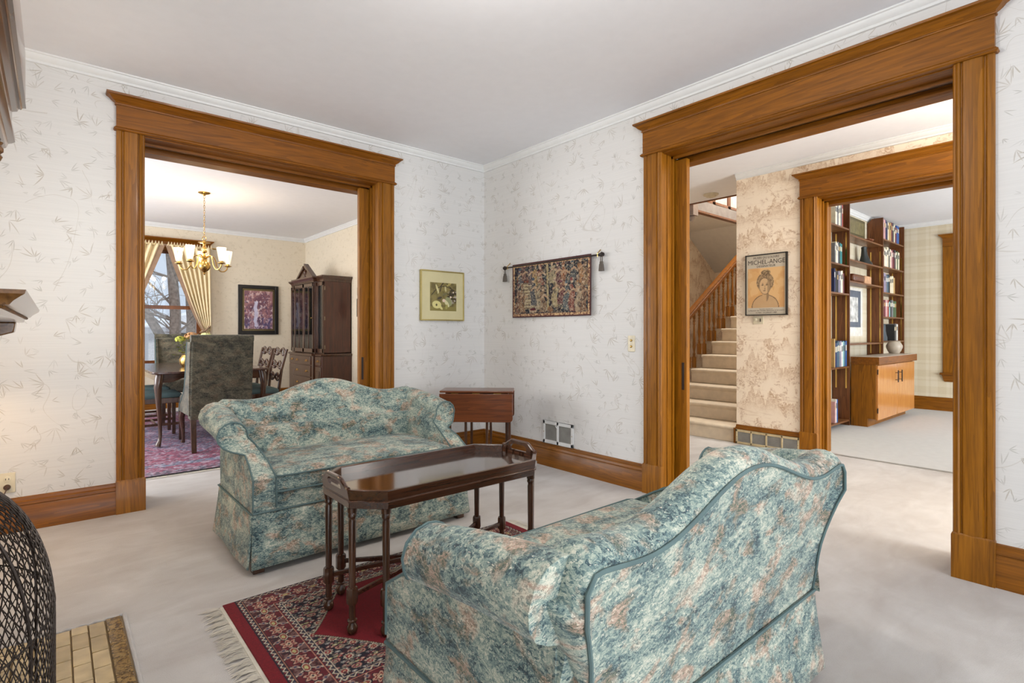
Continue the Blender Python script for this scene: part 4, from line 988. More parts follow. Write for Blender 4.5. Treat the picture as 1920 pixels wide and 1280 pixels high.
    im = lay(im, In & (d > -.016), (70, 66, 62)); im = lay(im, In & (d > -.013), (196, 186, 160)); im = lay(im, In & (d > -.010) & (((along*140) % 1) > .4), (96, 92, 80)); im = lay(im, In & (d > -.003), (52, 16, 26)); im = lay(im, In & (d > 0), (128, 10, 26))
    core = np.hypot(cx_/.20, cy_/.12); th = np.arctan2(cy_/.12, cx_/.2)
    im = lay(im, core < 1+.08*np.cos(8*th), navy); im = lay(im, (core < .95+.08*np.cos(8*th)) & (lf > .5), cream, .8); im = lay(im, core < .5, (120, 30, 40))
    g = fnoise(X, Y, 300, 33)[..., None]
    return im*(.70+.32*g)
rug = paint_grid('area_rug', .525, 2.035, 1.525, 2.435, .012, 520, 313, med_rug, M['rug'])
tag(rug, 'small red and navy medallion rug with fringe under the coffee table', 'rug')
m = MB(); random.seed(3)
for sgn, xe in ((-1, .527), (1, 2.033)):
    m.box(*sorted((xe, xe+sgn*.014)), 1.53, 2.43, .001, .008)
    for i in range(330):
        y = 1.53+.9*i/330; dy = .010*math.sin(i*.33)+random.uniform(-.012, .012); L = random.uniform(.055, .095)
        p = bez((xe+sgn*.012, y, .006), (xe+sgn*L*.5, y+dy*.2, .016), (xe+sgn*L, y+dy*2, .003), 4)
        for k in range(4):
            a, b = p[k], p[k+1]; m.add([(a[0], a[1]-.0014, a[2]), (a[0], a[1]+.0014, a[2]), (b[0], b[1]+.0014, b[2]), (b[0], b[1]-.0014, b[2])], [(0, 1, 2, 3)])
m.build('fringe', M['fringe'], rug, smooth=False, merge=False, kind='stuff', label='tangled grey cotton fringe')

# ------------------------------------------------------------ drop-leaf table in the corner
G = empty('drop_leaf_table', (2.625, 3.491, 0), rz=math.radians(-43.5), label='small red mahogany drop-leaf table folded in the papered corner', cat='side table')
ZG = .667
W2, D2 = .292, .130
m = MB().box(-W2, W2, -D2, D2, ZG-.016, ZG).build('tabletop', M['mahog_red'], G, bevel=.006, seg=3)
for sg in (-1, 1):
    r_ = .03; y = sg*(D2+.012)
    pts = [(-W2, ZG-.022), (W2, ZG-.022)]+[(W2-r_+r_*math.cos(a), ZG-.245+r_+r_*math.sin(a)) for a in [-PI/2*k/6 for k in range(7)]]+[(-W2+r_+r_*math.cos(a), ZG-.245+r_+r_*math.sin(a)) for a in [-PI/2-PI/2*k/6 for k in range(7)]]
    lf = MB().prism(pts, 'y', y-.008, y+.008).build('drop_leaf', M['mahog_red'], G, bevel=.004)
    for hx in (-.17, 0, .17): MB().box(hx-.03, hx+.03, y-sg*.012-.004, y-sg*.012+.004, ZG-.022, ZG-.018).build('hinge', M['brass'], lf)
MB().box(-.25, .25, -.075, .075, ZG-.10, ZG-.016).build('frame', M['mahog_red'], G, bevel=.002)
for x, y in ((-.24, -.075), (.24, -.075), (-.24, .075), (.24, .075), (-.085, -.098), (.085, -.098), (-.06, .075), (.1, .075), (.265, -.098)):
    MB().box(x-.010, x+.010, y-.010, y+.010, 0, ZG-.10).build('leg', M['mahog_z'], G, bevel=.002)
for y in (-.075, .075):
    MB().box(-.24, .24, y-.008, y+.008, .07, .095).build('stretcher', M['mahog'], G)

# ------------------------------------------------------------ pictures, tapestry
def pear(U, V):
    im = np.zeros(U.shape+(3,))+C3(124, 112, 64); n_ = fnoise(U, V, 6, 2)
    im = lay(im, n_ > .55, (146, 132, 78), .6); im = lay(im, n_ < .4, (92, 80, 46), .6)
    im = lay(im, V < .16, (136, 124, 66))
    def stroke(pts, w_, c):
        nonlocal im
        for (a, b), (c2, d) in zip(pts[:-1], pts[1:]):
            t = np.clip(((U-a)*(c2-a)+(V-b)*(d-b))/((c2-a)**2+(d-b)**2), 0, 1); im = lay(im, np.hypot(U-a-t*(c2-a), V-b-t*(d-b)) < w_, c)
    dk = (56, 46, 34)
    stroke([(.06, .56), (.2, .72), (.38, .86), (.6, .88), (.8, .80), (1, .70)], .013, dk)
    stroke([(.38, .70), (.42, .9), (.5, 1)], .018, dk); stroke([(.62, 1), (.72, .88), (.8, .82)], .014, dk); stroke([(.5, .55), (.62, .62), (.8, .58)], .012, dk)
    for cx_, cy_, a, l_, w_, c in [(.27, .78, 1.9, .16, .035, (206, 196, 140)), (.30, .70, 1.5, .10, .02, (216, 208, 160)), (.58, .78, 1.7, .10, .03, (200, 190, 140)), (.55, .60, .5, .10, .04, (112, 106, 74)), (.36, .46, .3, .09, .04, (70, 62, 52)), (.72, .95, .6, .12, .03, (170, 156, 92))]:
        p = (U-cx_)*math.cos(a)+(V-cy_)*math.sin(a); q = -(U-cx_)*math.sin(a)+(V-cy_)*math.cos(a); im = lay(im, (p/l_)**2+(q/w_)**2 < 1, c)
    q_ = fnoise(U, V, 16, 7); im = lay(im, (np.hypot((U-.85)/.2, (V-.52)/.26) < 1) & (q_ > .5), dk, .9); im = lay(im, (np.hypot((U-.85)/.2, (V-.52)/.26) < 1) & (q_ < .33), (190, 180, 190), .8)
    for cx_, cy_, rx, ry, a, c in [(.25, .22, .17, .135, -.15, (214, 204, 136)), (.40, .12, .10, .04, -.8, (214, 204, 136)), (.70, .34, .12, .17, .5, (150, 152, 110)), (.63, .27, .06, .15, .6, (214, 208, 160)), (.62, .15, .045, .09, -.2, (160, 152, 84))]:
        p = (U-cx_)*math.cos(a)+(V-cy_)*math.sin(a); q = -(U-cx_)*math.sin(a)+(V-cy_)*math.cos(a); im = lay(im, (p/rx)**2+(q/ry)**2 < 1, c)
    im = lay(im, np.hypot((U-.24)/.03, (V-.21)/.045) < 1, (84, 76, 44)); im = lay(im, np.hypot(U-.52, V-.37) < .06, (226, 200, 176)); im = lay(im, np.hypot(U-.78, V-.50) < .035, (230, 210, 190)); im = lay(im, np.hypot(U-.88, V-.67) < .025, (236, 220, 204))
    return im
pf = empty('framed_print', label='pear and blossom print in a thin gold frame with cream mat, left of the corner', cat='picture')
X0, X1_, Z0, Z1_ = 2.464, 2.932, 1.238, 1.690
m = MB()
for q in ((X0, X0+.010, Z0, Z1_), (X1_-.010, X1_, Z0, Z1_), (X0+.010, X1_-.010, Z0, Z0+.010), (X0+.010, X1_-.010, Z1_-.010, Z1_)): m.box(q[0], q[1], WA-.030, WA-.002, q[2], q[3])
m.build('frame', M['gold'], pf, bevel=.0015)
MB().box(X0+.006, X1_-.006, WA-.020, WA-.004, Z0+.006, Z1_-.006).build('mat_board', flat('cream_mat', (206, 196, 152), .6, var=.03), pf)
paint_grid('print', X0+.098, X1_-.085, Z0+.088, Z0+.345, WA-.0205, 90, 100, pear, M['art'], pf, 'xz', thick=0)

def tapestry(U, V):
    X = U*.93; Y = V*.475; e = np.minimum(np.minimum(X, .93-X), np.minimum(Y, .475-Y))
    im = np.zeros(U.shape+(3,))+C3(34, 36, 44)
    fl = fnoise(X, Y, 70, 5); im = lay(im, fl > .62, (150, 130, 104)); im = lay(im, fl < .34, (66, 30, 42)); im = lay(im, (fnoise(X, Y, 50, 8) > .64), (54, 70, 78))
    # generic vintage-scene figures: vats, trunks and robed people
    im = lay(im, (X > .13) & (X < .36) & (Y > .07) & (Y < .30), (196, 178, 140)); im = lay(im, (X > .13) & (X < .36) & (Y > .07) & (Y < .30) & (((Y*38) % 1) < .22), (110, 78, 60))
    im = lay(im, (X > .06) & (X < .36) & (np.abs(Y-.345+.10*(X-.06)) < .012), (160, 124, 86)); im = lay(im, (X > .06) & (X < .30) & (np.abs(Y-.322+.05*(X-.06)) < .012), (128, 62, 44))
    im = lay(im, (np.abs(X-.445) < .013) & (Y > .05), (188, 168, 122))
    def fig(x, y, h, robe, w_=.031, skirt=1.0):
        nonlocal im
        t = np.clip((Y-y)/h, 0, 1); ww = w_*(skirt*(1-t)*.9+.45)*(t < .80)
        body = (np.abs(X-x-.012*np.sin(Y*40+x*9)) < ww) & (Y > y) & (Y < y+h*.82)
        im = lay(im, body, robe); fold = body & (((X*90+np.sin(Y*60)) % 1) < .28); im = lay(im, fold, tuple(int(c*.45) for c in robe)); im = lay(im, body & (((X*90+np.sin(Y*60)) % 1) > .82), (220, 200, 168))
        im = lay(im, np.hypot((X-x)/.015, (Y-y-h*.90)/.019) < 1, (214, 182, 148)); im = lay(im, np.hypot((X-x)/.019, (Y-y-h*.95)/.014) < 1, tuple(int(c*.7+40) for c in robe))
        ar = (np.abs((Y-y-h*.66)+.6*np.abs(X-x-.02)) < .010) & (np.abs(X-x-.02) < .05); im = lay(im, ar, (196, 160, 126))
    for f_ in [(.10, .30, .13, (60, 70, 96)), (.155, .32, .12, (120, 60, 60)), (.24, .28, .17, (70, 44, 70)), (.30, .26, .19, (190, 150, 84)), (.36, .27, .17, (150, 70, 50)),
               (.50, .28, .18, (176, 160, 120)), (.565, .26, .19, (96, 30, 48)), (.63, .25, .19, (170, 96, 54)), (.73, .27, .18, (60, 80, 90)), (.82, .26, .20, (190, 124, 64)), (.87, .24, .18, (150, 110, 70)),
               (.08, .03, .27, (132, 70, 56)), (.13, .03, .26, (166, 116, 76)), (.27, .10, .24, (56, 72, 90)), (.335, .06, .29, (186, 166, 130)), (.385, .04, .22, (150, 112, 78)),
               (.53, .08, .27, (200, 178, 126)), (.60, .10, .20, (110, 30, 46)), (.66, .05, .24, (70, 96, 110)), (.72, .04, .27, (150, 60, 50)), (.79, .03, .30, (198, 168, 134)), (.85, .03, .27, (150, 100, 66))]:
        fig(*f_)
    for x, y, rx, ry, c in ((.265, .055, .045, .022, (190, 160, 130)), (.265, .068, .040, .010, (96, 26, 36)), (.47, .06, .032, .028, (150, 110, 76))): im = lay(im, np.hypot((X-x)/rx, (Y-y)/ry) < 1, c)
    im = lay(im, (Y < .045) & (fl > .5), (110, 96, 84))
    im = lay(im, fnoise(X, Y, 55, 31) < .40, (30, 26, 34), .40); im = lay(im, fnoise(X, Y, 80, 37) > .66, (216, 200, 170), .7)
    bd = fnoise(X, Y, 90, 11)
    im = im*.82; im = lay(im, (e < .030), (140, 104, 78)); im = lay(im, (e < .030) & (bd > .55), (196, 164, 120)); im = lay(im, (e < .030) & (bd < .36), (84, 48, 44)); im = lay(im, e < .010, (74, 42, 42))
    return im
tp = empty('tapestry', label='dark woven tapestry of many robed figures hanging from a rod beside the corner', cat='tapestry')
wv = lambda U, V: -.012*(1-V)*(1-np.abs(2*U-1)**4)*-1-.006*np.sin(U*7)*(1-V)
paint_grid('woven_panel', 3.675, 2.742, 1.262, 1.740, WB-.030, 280, 144, tapestry, M['weave'], tp, 'yz', thick=.004, wave=wv)
MB().tube([(WB-.032, 3.765, 1.722), (WB-.032, 2.655, 1.722)], .007, 8).build('hanging_rod', M['iron'], tp)
for y, sg in ((3.765, 1), (2.655, -1)):
    fn = MB(); fn.lathe([(.001, -.02), (.012, -.016), (.016, 0), (.020, .010), (.010, .016), (.014, .024), (.001, .030)], (0, 0, 0), 12)
    fn.v = [(WB-.032+a, y+sg*(c+.01), 1.722+b) for a, b, c in fn.v]; fn.build('finial', M['iron'], tp)
    MB().tube([(WB-.002, y-sg*.02, 1.765), (WB-.012, y-sg*.02, 1.755), (WB-.036, y-sg*.02, 1.735), (WB-.034, y-sg*.02, 1.708)], .004, 6).build('hook', M['brass'], tp)
    for k in (0, 1):
        yy = y+sg*(.008+.016*k)
        MB().lathe([(.003, -.005), (.004, -.05), (.009, -.058), (.008, -.066), (.012, -.075), (.017, -.125), (.001, -.127)], (WB-.034, yy, 1.722), 10).build('tassel', M['tassel'], tp)

# poster in the hall (plain sketched bust stands in for the drawing)
po = empty('framed_poster', label='framed exhibition poster with a sketched head on the scenic hall wall', cat='poster')
Ya, Yb, Za, Zb = 2.152, 2.555, 1.298, 1.899
m = MB(fC)
for q in ((Ya, Ya+.013, Za, Zb), (Yb-.008, Yb, Za, Zb), (Ya, Yb, Za, Za+.009), (Ya, Yb, Zb-.009, Zb)): m.box(q[0], q[1], .002, .030, q[2], q[3])
m.build('frame', M['black'], po)
MB(fC).box(Ya+.005, Yb-.005, .002, .018, Za+.005, Zb-.005).build('paper_sheet', flat('grey_poster_paper', (196, 186, 168), .6, var=.03), po)
def bust(U, V):
    im = np.zeros(U.shape+(3,))+C3(214, 168, 112); n_ = fnoise(U, V, 5, 2); im = lay(im, n_ > .5, (222, 184, 132), .7); im = lay(im, n_ < .38, (204, 152, 98), .5)
    ink = (92, 74, 56); g = fnoise(U, V, 40, 5)
    def ell(cx_, cy_, rx, ry, a=0):
        p = (U-cx_)*math.cos(a)+(V-cy_)*math.sin(a); q = -(U-cx_)*math.sin(a)+(V-cy_)*math.cos(a); return np.hypot(p/rx, q/ry)
    sh = ell(.48, .02, .36, .30); im = lay(im, sh < 1, (190, 158, 120), .8); im = lay(im, np.abs(sh-1) < .03, ink, .8)
    nk = ell(.49, .30, .09, .16); im = lay(im, nk < 1, (196, 160, 118)); im = lay(im, (nk < 1) & (U > .52), ink, .45)
    hr = ell(.48, .64, .235, .24); im = lay(im, hr < 1, (128, 104, 78)); im = lay(im, (hr < 1) & (g > .5), (190, 160, 120), .7); im = lay(im, ell(.50, .88, .13, .07) < 1, (110, 90, 66)); im = lay(im, (ell(.50, .88, .13, .07) < 1) & (g > .55), (190, 160, 120), .7)
    fc = ell(.47, .54, .150, .205, .1); im = lay(im, fc < 1, (206, 172, 130)); im = lay(im, (fc < 1) & (U > .54), ink, .35); im = lay(im, np.abs(fc-1) < .04, ink, .6)
    for x in (.41, .53): im = lay(im, ell(x, .57, .035, .012) < 1, ink, .9); im = lay(im, ell(x, .605, .04, .006) < 1, ink, .6)
    im = lay(im, (np.abs(U-.475) < .006) & (V > .47) & (V < .57), ink, .5); im = lay(im, ell(.47, .465, .025, .008) < 1, ink, .6); im = lay(im, ell(.465, .425, .04, .010) < 1, ink, .8)
    return im
paint_grid('drawing', Yb-.022, Ya+.026, Za+.075, Zb-.135, 5.31-.0185, 80, 100, bust, M['art'], po, 'yz', thick=0)
INK = flat('poster_ink', (64, 54, 48), .7)
def text(body, yc, z, size, width=None, parent=None, mat=None, mtx=None, name='lettering'):
    cu = bpy.data.curves.new(name, 'FONT'); cu.body = body; cu.size = size; cu.align_x = 'CENTER'; cu.extrude = .0003; cu.resolution_u = 3
    cu.offset = 0
    o = bpy.data.objects.new(name, cu); col.objects.link(o)
    dg = bpy.context.evaluated_depsgraph_get(); dg.update(); me = bpy.data.meshes.new_from_object(o.evaluated_get(dg)); bpy.data.objects.remove(o)
    co = np.array([v.co[:] for v in me.vertices])
    wd = co[:, 0].max()-co[:, 0].min(); k = (width/wd) if width else 1
    o = bpy.data.objects.new(name, me); link(o, parent); me.materials.clear(); me.materials.append(mat or INK)
    R = Matrix(((0, 0, -1, 5.2914), (-1, 0, 0, yc), (0, 1, 0, z), (0, 0, 0, 1))) if mtx is None else mtx
    me.transform(R @ Matrix.Diagonal((k, 1, 1, 1))); return o
yc = (Ya+Yb)/2
text('MUSÉE DU LOUVRE', yc, Zb-.045, .030, .25, po); text('MICHEL-ANGE', yc, Zb-.098, .062, .355, po); text('DESSINATEUR', yc, Zb-.128, .030, .18, po)
text('Exposition organisée par', yc, Za+.058, .012, .13, po); text('la Réunion des musées nationaux et le Louvre', yc, Za+.042, .018, .345, po); text('15 MAI - 31 JUILLET 1989', yc, Za+.020, .020, .20, po)

# ------------------------------------------------------------ fireplace pieces at the left edge
FP = empty('fireplace_mantel', label='dark oak fireplace mantel shelf and mirror cornice at the left edge', cat='fireplace')
y0, y1 = 1.40, 2.67
m = MB(); R = [(-.095, 1.165), (-.083, 1.166), (-.080, 1.176), (-.074, 1.182), (-.066, 1.184), (-.060, 1.192), (-.050, 1.200), (-.043, 1.205), (-.041, 1.213)]
m.loft([[(-.78, y0+(-.041-x), z), (x, y0+(-.041-x), z), (x, y1-(-.041-x), z), (-.78, y1-(-.041-x), z)] for x, z in R]); m.build('mantel_shelf', M['mantel'], FP)
m = MB()
for i in range(60):
    m.lathe([(.001, -.004), (.004, -.002), (.005, 0), (.004, .002), (.001, .004)], (-.076, y0+.045+i*.02, 1.180), 8)
m.build('bead_moulding', M['mantel'], FP)
for yy in (y0+.06, y1-.16):
    pr = [(-.33, 1.165), (-.10, 1.165), (-.105, 1.13), (-.15, 1.115), (-.20, 1.08), (-.24, 1.02), (-.30, .98), (-.33, .97)]
    MB().prism(pr, 'y', yy, yy+.10).build('corbel', M['mantel'], FP, bevel=.004)
for yy in (y0+.05, y1-.17): MB().box(-.33, -.27, yy, yy+.12, 0, 1.0).build('pilaster', M['mantel'], FP, bevel=.005)
MB().box(-.34, -.30, y0+.17, y1-.17, .80, 1.165).build('frieze_board', M['mantel'], FP, bevel=.004)
MB().box(-.34, -.315, y0+.17, y1-.17, .0, .80).build('tile_surround', flat('gold_tile_surround', (150, 124, 74), .2), FP)
MB().box(-.318, -.310, y0+.36, y1-.36, .0, .68).build('firebox', M['black'], FP)
pr = [(-.33, 2.16), (-.080, 2.16), (-.080, 1.985), (-.084, 1.975), (-.079, 1.968), (-.078, 1.957), (-.088, 1.955), (-.092, 1.948), (-.098, 1.95), (-.102, 1.940), (-.116, 1.935), (-.118, 1.85), (-.108, 1.842), (-.108, 1.826), (-.116, 1.82), (-.126, 1.816), (-.132, 1.80), (-.15, 1.79), (-.33, 1.79)]
MB().prism(pr, 'y', 1.42, y1).build('overmantel_cornice', M['mantel'], FP)
for yy in (y0+.08, y1-.10):
    MB().lathe([(.001, -.05), (.014, -.045), (.020, -.03), (.014, -.02), (.022, -.012), (.022, 0), (.016, .01), (.022, .02)], (-.155, yy, 1.77), 14).build('turned_drop', M['mantel'], FP)
    MB().lathe([(.020, 0), (.014, .03), (.018, .06), (.013, .3), (.018, .42), (.022, .45)], (-.25, yy, 1.213), 14).build('colonnette', M['mantel'], FP)
MB().box(-.335, -.27, y0+.02, y1-.02, 1.213, 1.80).build('mirror_frame', M['mantel'], FP, bevel=.004)
MB().box(-.275, -.268, y0+.10, y1-.10, 1.27, 1.74).build('mirror', flat('mirror_silver', (220, 220, 220), .03, 1.0, 0), FP)

# fireplace screen: bowed lattice of wire
sc_ = empty('fireplace_screen', label='bowed black wire mesh spark guard at the left edge of the hearth', cat='fireplace screen')
YC = 1.93
def scr(a, z):
    """a in -1..1 around the bow, z height"""
    g = 1.0 if z < .36 else math.sqrt(max(0.0, 1-((z-.36)/.385)**2))**.8
    h = .48*(.35+.65*g)
    ang = a*PI/2
    return (-.315+.318*math.cos(ang)*(.18+.82*g), YC+h*math.sin(ang), z)
ZT_ = .715
wm = MB()
na = 44
def diag(k, sg):
    p = []
    for i in range(40):
        z = .02+(ZT_-.02)*i/39; a = -1+2*k/na+sg*z*1.05
        if -1 <= a <= 1: p.append(scr(a, z))
    return p
for k in range(-18, na+19):
    for sg in (-1, 1):
        p = diag(k, sg)
        if len(p) > 2: wm.tube(p, .0015, 4)
wm.build('wire_mesh', M['iron'], sc_, merge=False)
fr = MB(); fr.tube([scr(a/24-1, .02) for a in range(49)], .006, 8); fr.tube([scr(a/24-1, ZT_) for a in range(49)], .005, 8); fr.tube([scr(a/24-1, .40) for a in range(49)], .0025, 6)
for a in (-1, -.34, .34, 1): fr.tube([scr(a, .02+(ZT_-.02)*i/24) for i in range(25)], .004, 6)
fr.build('frame', M['iron'], sc_)
MB().tube([(-.31, YC-.16, .70), (-.2, YC-.1, .73), (-.14, YC, .735), (-.2, YC+.1, .73), (-.31, YC+.16, .70)], .005, 6).build('handle', M['brass'], sc_)

# tiled hearth
HE = empty('trim_9', kind='structure')
random.seed(12)
TM = [flat('gold_tile_%d' % i, c, .22, 0, .18, coat=.5) for i, c in enumerate([(178, 152, 104), (164, 138, 90), (190, 164, 116)])]
gl_ = MB().box(-.33, .205, 1.25, 2.615, .0, .006).build('grout_bed', flat('grout', (128, 104, 66), .6), HE)
tl = [MB(), MB(), MB()]
px, py = .0515, .118
for i in range(9):
    x = .150-(i+1)*px
    for j in range(-1, 13):
        ya = 2.605-(j+1)*py-(.5*py if i % 2 else 0); yb_ = ya+py-.004; ya = max(1.255, ya); yb_ = min(2.608, yb_)
        if yb_-ya > .01: tl[random.randrange(3)].box(x+.002, x+px-.002, ya, yb_, .004, .013)
for q, m_ in zip(tl, TM): q.build('hearth_tiles', m_, HE, bevel=.0015)
n = NT('relief_tile'); a = n.noise(n.coord(), 60, 4, .6, 1.2); n.bump(a, 1.0, .02); RT = n.done(n.ramp(a, [(.35, lin(96, 70, 34)), (.6, lin(176, 142, 84))]), .2, coat=.6)
m = MB()
for j in range(12): m.box(.153, .200, 2.608-(j+1)*.113+.004, 2.608-j*.113, .004, .014)
m.build('relief_border_tiles', RT, HE, bevel=.002)
# cut carpet edge around the hearth stays slightly higher than the tiles
n_ = 60
m = MB().tube([(.212, 1.25+1.372*i/n_, .006+.004*math.sin(i*1.7)) for i in range(n_+1)], .007, 8); m.tube([(.215-.55*i/40, 2.622, .006+.004*math.sin(i*2.1)) for i in range(41)], .007, 8)
m.build('carpet_edge', M['carpet'], HE)

# added ceiling light, unseen above the frame, brightens this room
CL = empty('added_ceiling_light', (1.05, 1.35, 2.745), label='added round frosted ceiling light above the loveseats, beyond the upper frame edge', cat='lamp')
MB().lathe([(.15, 0), (.155, -.015), (.14, -.022), (.001, -.022)], n=28).build('canopy', M['brass'], CL)
n = NT('frosted_glow'); em = n.n('Emission', {'Color': (1, .93, .82, 1), 'Strength': 6}); n.set(n.out.inputs[0], em.outputs[0])
MB().lathe([(.135, -.022), (.125, -.06), (.08, -.09), (.001, -.10)], n=28).build('glass_bowl', n.m, CL)
point('ceiling_fill_light', (1.05, 1.35, 2.52), 40, (1, .97, .92), .12)
CL2 = copy_tree(CL); CL2.location = (4.35, .35, 2.745); CL2['label'] = 'added round frosted ceiling light in the hall, beyond the right frame edge'  # second added fixture out of view, brightens the hall
point('hall_fill_light', (4.35, .35, 2.52), 28, (1, .92, .80), .12)
# warm lamp in the alcove beside the fireplace (beyond the left frame edge)
LP = empty('floor_lamp', (-.46, 3.58, 0), label='warm floor lamp in the alcove beyond the fireplace', cat='lamp')
MB().lathe([(.12, 0), (.12, .015), (.03, .03), (.01, .05), (.01, .98), (.02, 1.0)], n=20).build('base', M['brass'], LP)
n = NT('lamp_shade'); tr = n.n('BsdfTranslucent', {'Color': (.9, .8, .62, 1)}); df = n.n('BsdfDiffuse', {'Color': (.85, .78, .65, 1)}); mx = n.n('MixShader', {0: .5}); n.set(mx.inputs[1], tr.outputs[0]); n.set(mx.inputs[2], df.outputs[0]); n.set(n.out.inputs[0], mx.outputs[0])
sh = MB().loft([[(r_*math.cos(2*PI*k/24), r_*math.sin(2*PI*k/24), z) for k in range(24)] for r_, z in ((.17, .88), (.10, 1.1))], cap=False).build('lamp_shade', n.m, LP)
MB().lathe([(.001, .94), (.025, .95), (.03, .98), (.02, 1.01), (.001, 1.02)], n=12).build('bulb', M['bulb'], LP)
point('floor_lamp_light', (-.46, 3.58, .93), 12, (1, .72, .46), .05)
# ------------------------------------------------------------ chandelier
ch = empty('chandelier', (1.319, 7.004, 2.745), label='brass chandelier with five lit clear glass shades over the dining table', cat='chandelier')
BR = M['brass']
MB().lathe([(.062, 0), (.064, -.006), (.05, -.014), (.02, -.022), (.012, -.035), (.001, -.038)], n=20).build('canopy', BR, ch)
m = MB()
for i in range(17):
    z = -.045-i*.028; a = (i % 2)*PI/2
    m.tube([(math.cos(a)*.008*math.cos(q), math.sin(a)*.008*math.cos(q), z+.018*math.sin(q)-.008) for q in [2*PI*k/10 for k in range(10)]], .0022, 5, closed=True)
m.build('chain', BR, ch)
MB().tube([(math.cos(q)*.02, 0, -.53+.022*math.sin(q)) for q in [2*PI*k/14 for k in range(14)]], .004, 6, closed=True).lathe([(.001, -.548), (.012, -.552), (.016, -.565), (.062, -.575), (.064, -.581), (.020, -.59), (.012, -.61), (.018, -.63), (.030, -.66), (.026, -.69), (.012, -.705), (.014, -.73), (.028, -.745), (.022, -.765), (.030, -.775), (.052, -.80), (.064, -.835), (.062, -.865), (.045, -.895), (.018, -.915), (.010, -.925), (.014, -.935), (.001, -.955)], n=20).build('stem', BR, ch)
for k in range(5):
    a = math.radians(12+72*k); c, s_ = math.cos(a), math.sin(a); Rr = .262
    P = [(c*r_, s_*r_, z) for r_, z in [(.02, -.76), (.06, -.73), (.10, -.735), (.125, -.78), (.14, -.84), (.175, -.89), (.215, -.895), (.248, -.87), (.262, -.83)]]
    sm = []
    for i in range(len(P)-1):
        a0, a1 = Vector(P[max(i-1, 0)]), Vector(P[i]); a2, a3 = Vector(P[i+1]), Vector(P[min(i+2, len(P)-1)])
        for q in range(4):
            t = q/4; sm.append(tuple(.5*((2*a1)+(a2-a0)*t+(2*a0-5*a1+4*a2-a3)*t*t+(-a0+3*a1-3*a2+a3)*t**3)))
    sm.append(P[-1])
    arm = MB().tube(sm, .0065, 7).lathe([(.008, -.84), (.03, -.833), (.044, -.827), (.044, -.823), (.018, -.82), (.016, -.80)], (c*Rr, s_*Rr, 0), 14).build('arm', BR, ch)
    MB().loft([[(c*Rr+r_*math.cos(2*PI*j/18), s_*Rr+r_*math.sin(2*PI*j/18), z) for j in range(18)] for r_, z in ((.024, -.805), (.030, -.79), (.040, -.735), (.047, -.675), (.051, -.65))], cap=False).build('glass_shade', M['shade'], arm)
    MB().lathe([(.001, -.805), (.009, -.80), (.011, -.765), (.012, -.745), (.007, -.715), (.001, -.70)], (c*Rr, s_*Rr, 0), 10).build('bulb', M['bulb'], arm)
    point('candle_light', (1.319+c*Rr, 7.004+s_*Rr, 2.745-.60), 3.2, (1, .74, .46), .03)

# ------------------------------------------------------------ framed painting in the dining room
def paint(U, V):
    im = np.zeros(U.shape+(3,))+C3(140, 96, 104); a = fnoise(U, V, 4, 3); b_ = fnoise(U, V, 14, 6); c = fnoise(U, V, 26, 8)
    im = lay(im, V > .5, (122, 84, 92), .7); im = lay(im, V < .3, (84, 78, 116), .8); im = lay(im, a > .55, (176, 126, 122), .6); im = lay(im, a < .4, (98, 62, 78), .6)
    im = lay(im, (b_ > .63) & (V < .75), (222, 200, 196), .8); im = lay(im, (c < .33), (66, 52, 84), .7); im = lay(im, (np.abs(U-.40-.02*np.sin(V*20)) < .05+.02*b_) & (V < .72) & (V > .06), (206, 206, 228), .85)
    im = lay(im, (b_ > .6) & (V > .8), (214, 186, 180), .7); im = lay(im, (c > .66) & (V < .5), (190, 170, 190), .7)
    return im
pp = empty('framed_painting', label='purple and rose painting in a dark frame on the dining room back wall', cat='picture')
X0, X1_, Z0, Z1_ = 2.247, 2.863, 1.098, 1.900; YW = 9.4
m = MB()
for d, n0, w_ in ((0, .035, .05), (.05, .026, .012)):
    for q in ((X0+d, X0+d+w_, Z0+d, Z1_-d), (X1_-d-w_, X1_-d, Z0+d, Z1_-d), (X0+d+w_, X1_-d-w_, Z0+d, Z0+d+w_), (X0+d+w_, X1_-d-w_, Z1_-d-w_, Z1_-d)): m.box(q[0], q[1], YW-n0, YW-.002, q[2], q[3])
m.build('frame', M['black'], pp, bevel=.003)
m = MB()
for d in (.062, .082):
    for q in ((X0+d, X0+d+.006, Z0+d, Z1_-d), (X1_-d-.006, X1_-d, Z0+d, Z1_-d), (X0+d, X1_-d, Z0+d, Z0+d+.006), (X0+d, X1_-d, Z1_-d-.006, Z1_-d)): m.box(q[0], q[1], YW-.022, YW-.018, q[2], q[3])
m.build('gilt_fillet', M['gold'], pp)
MB().box(X0+.06, X1_-.06, YW-.018, YW-.004, Z0+.06, Z1_-.06).build('liner', flat('brown_liner', (74, 54, 44), .6), pp)
paint_grid('canvas', X0+.09, X1_-.09, Z0+.09, Z1_-.09, YW-.0195, 80, 110, paint, M['art'], pp, 'xz', thick=0)
for i, (ya, yb_, z0, z1, l) in enumerate([(7.10, 7.26, 1.66, 1.775, 'tiny dark framed picture beside the china cabinet, the upper one'), (7.06, 7.275, 1.355, 1.615, 'small framed picture beside the china cabinet, below the tiny one')]):
    s_ = empty('small_framed_picture', label=l, cat='picture')
    m = MB()
    for q in ((ya, ya+.008, z0, z1), (yb_-.008, yb_, z0, z1), (ya, yb_, z0, z0+.008), (ya, yb_, z1-.008, z1)): m.box(3.30, 3.318, q[0], q[1], q[2], q[3])
    m.build('frame', M['black'], s_); MB().box(3.306, 3.318, ya+.006, yb_-.006, z0+.006, z1-.006).build('mat_board', flat('pale_mat', (214, 208, 198), .6), s_)
    MB().box(3.304, 3.307, ya+.05, yb_-.05, z0+.04, z1-.045).build('print', flat('grey_print', (92, 88, 84), .6, var=.5), s_)

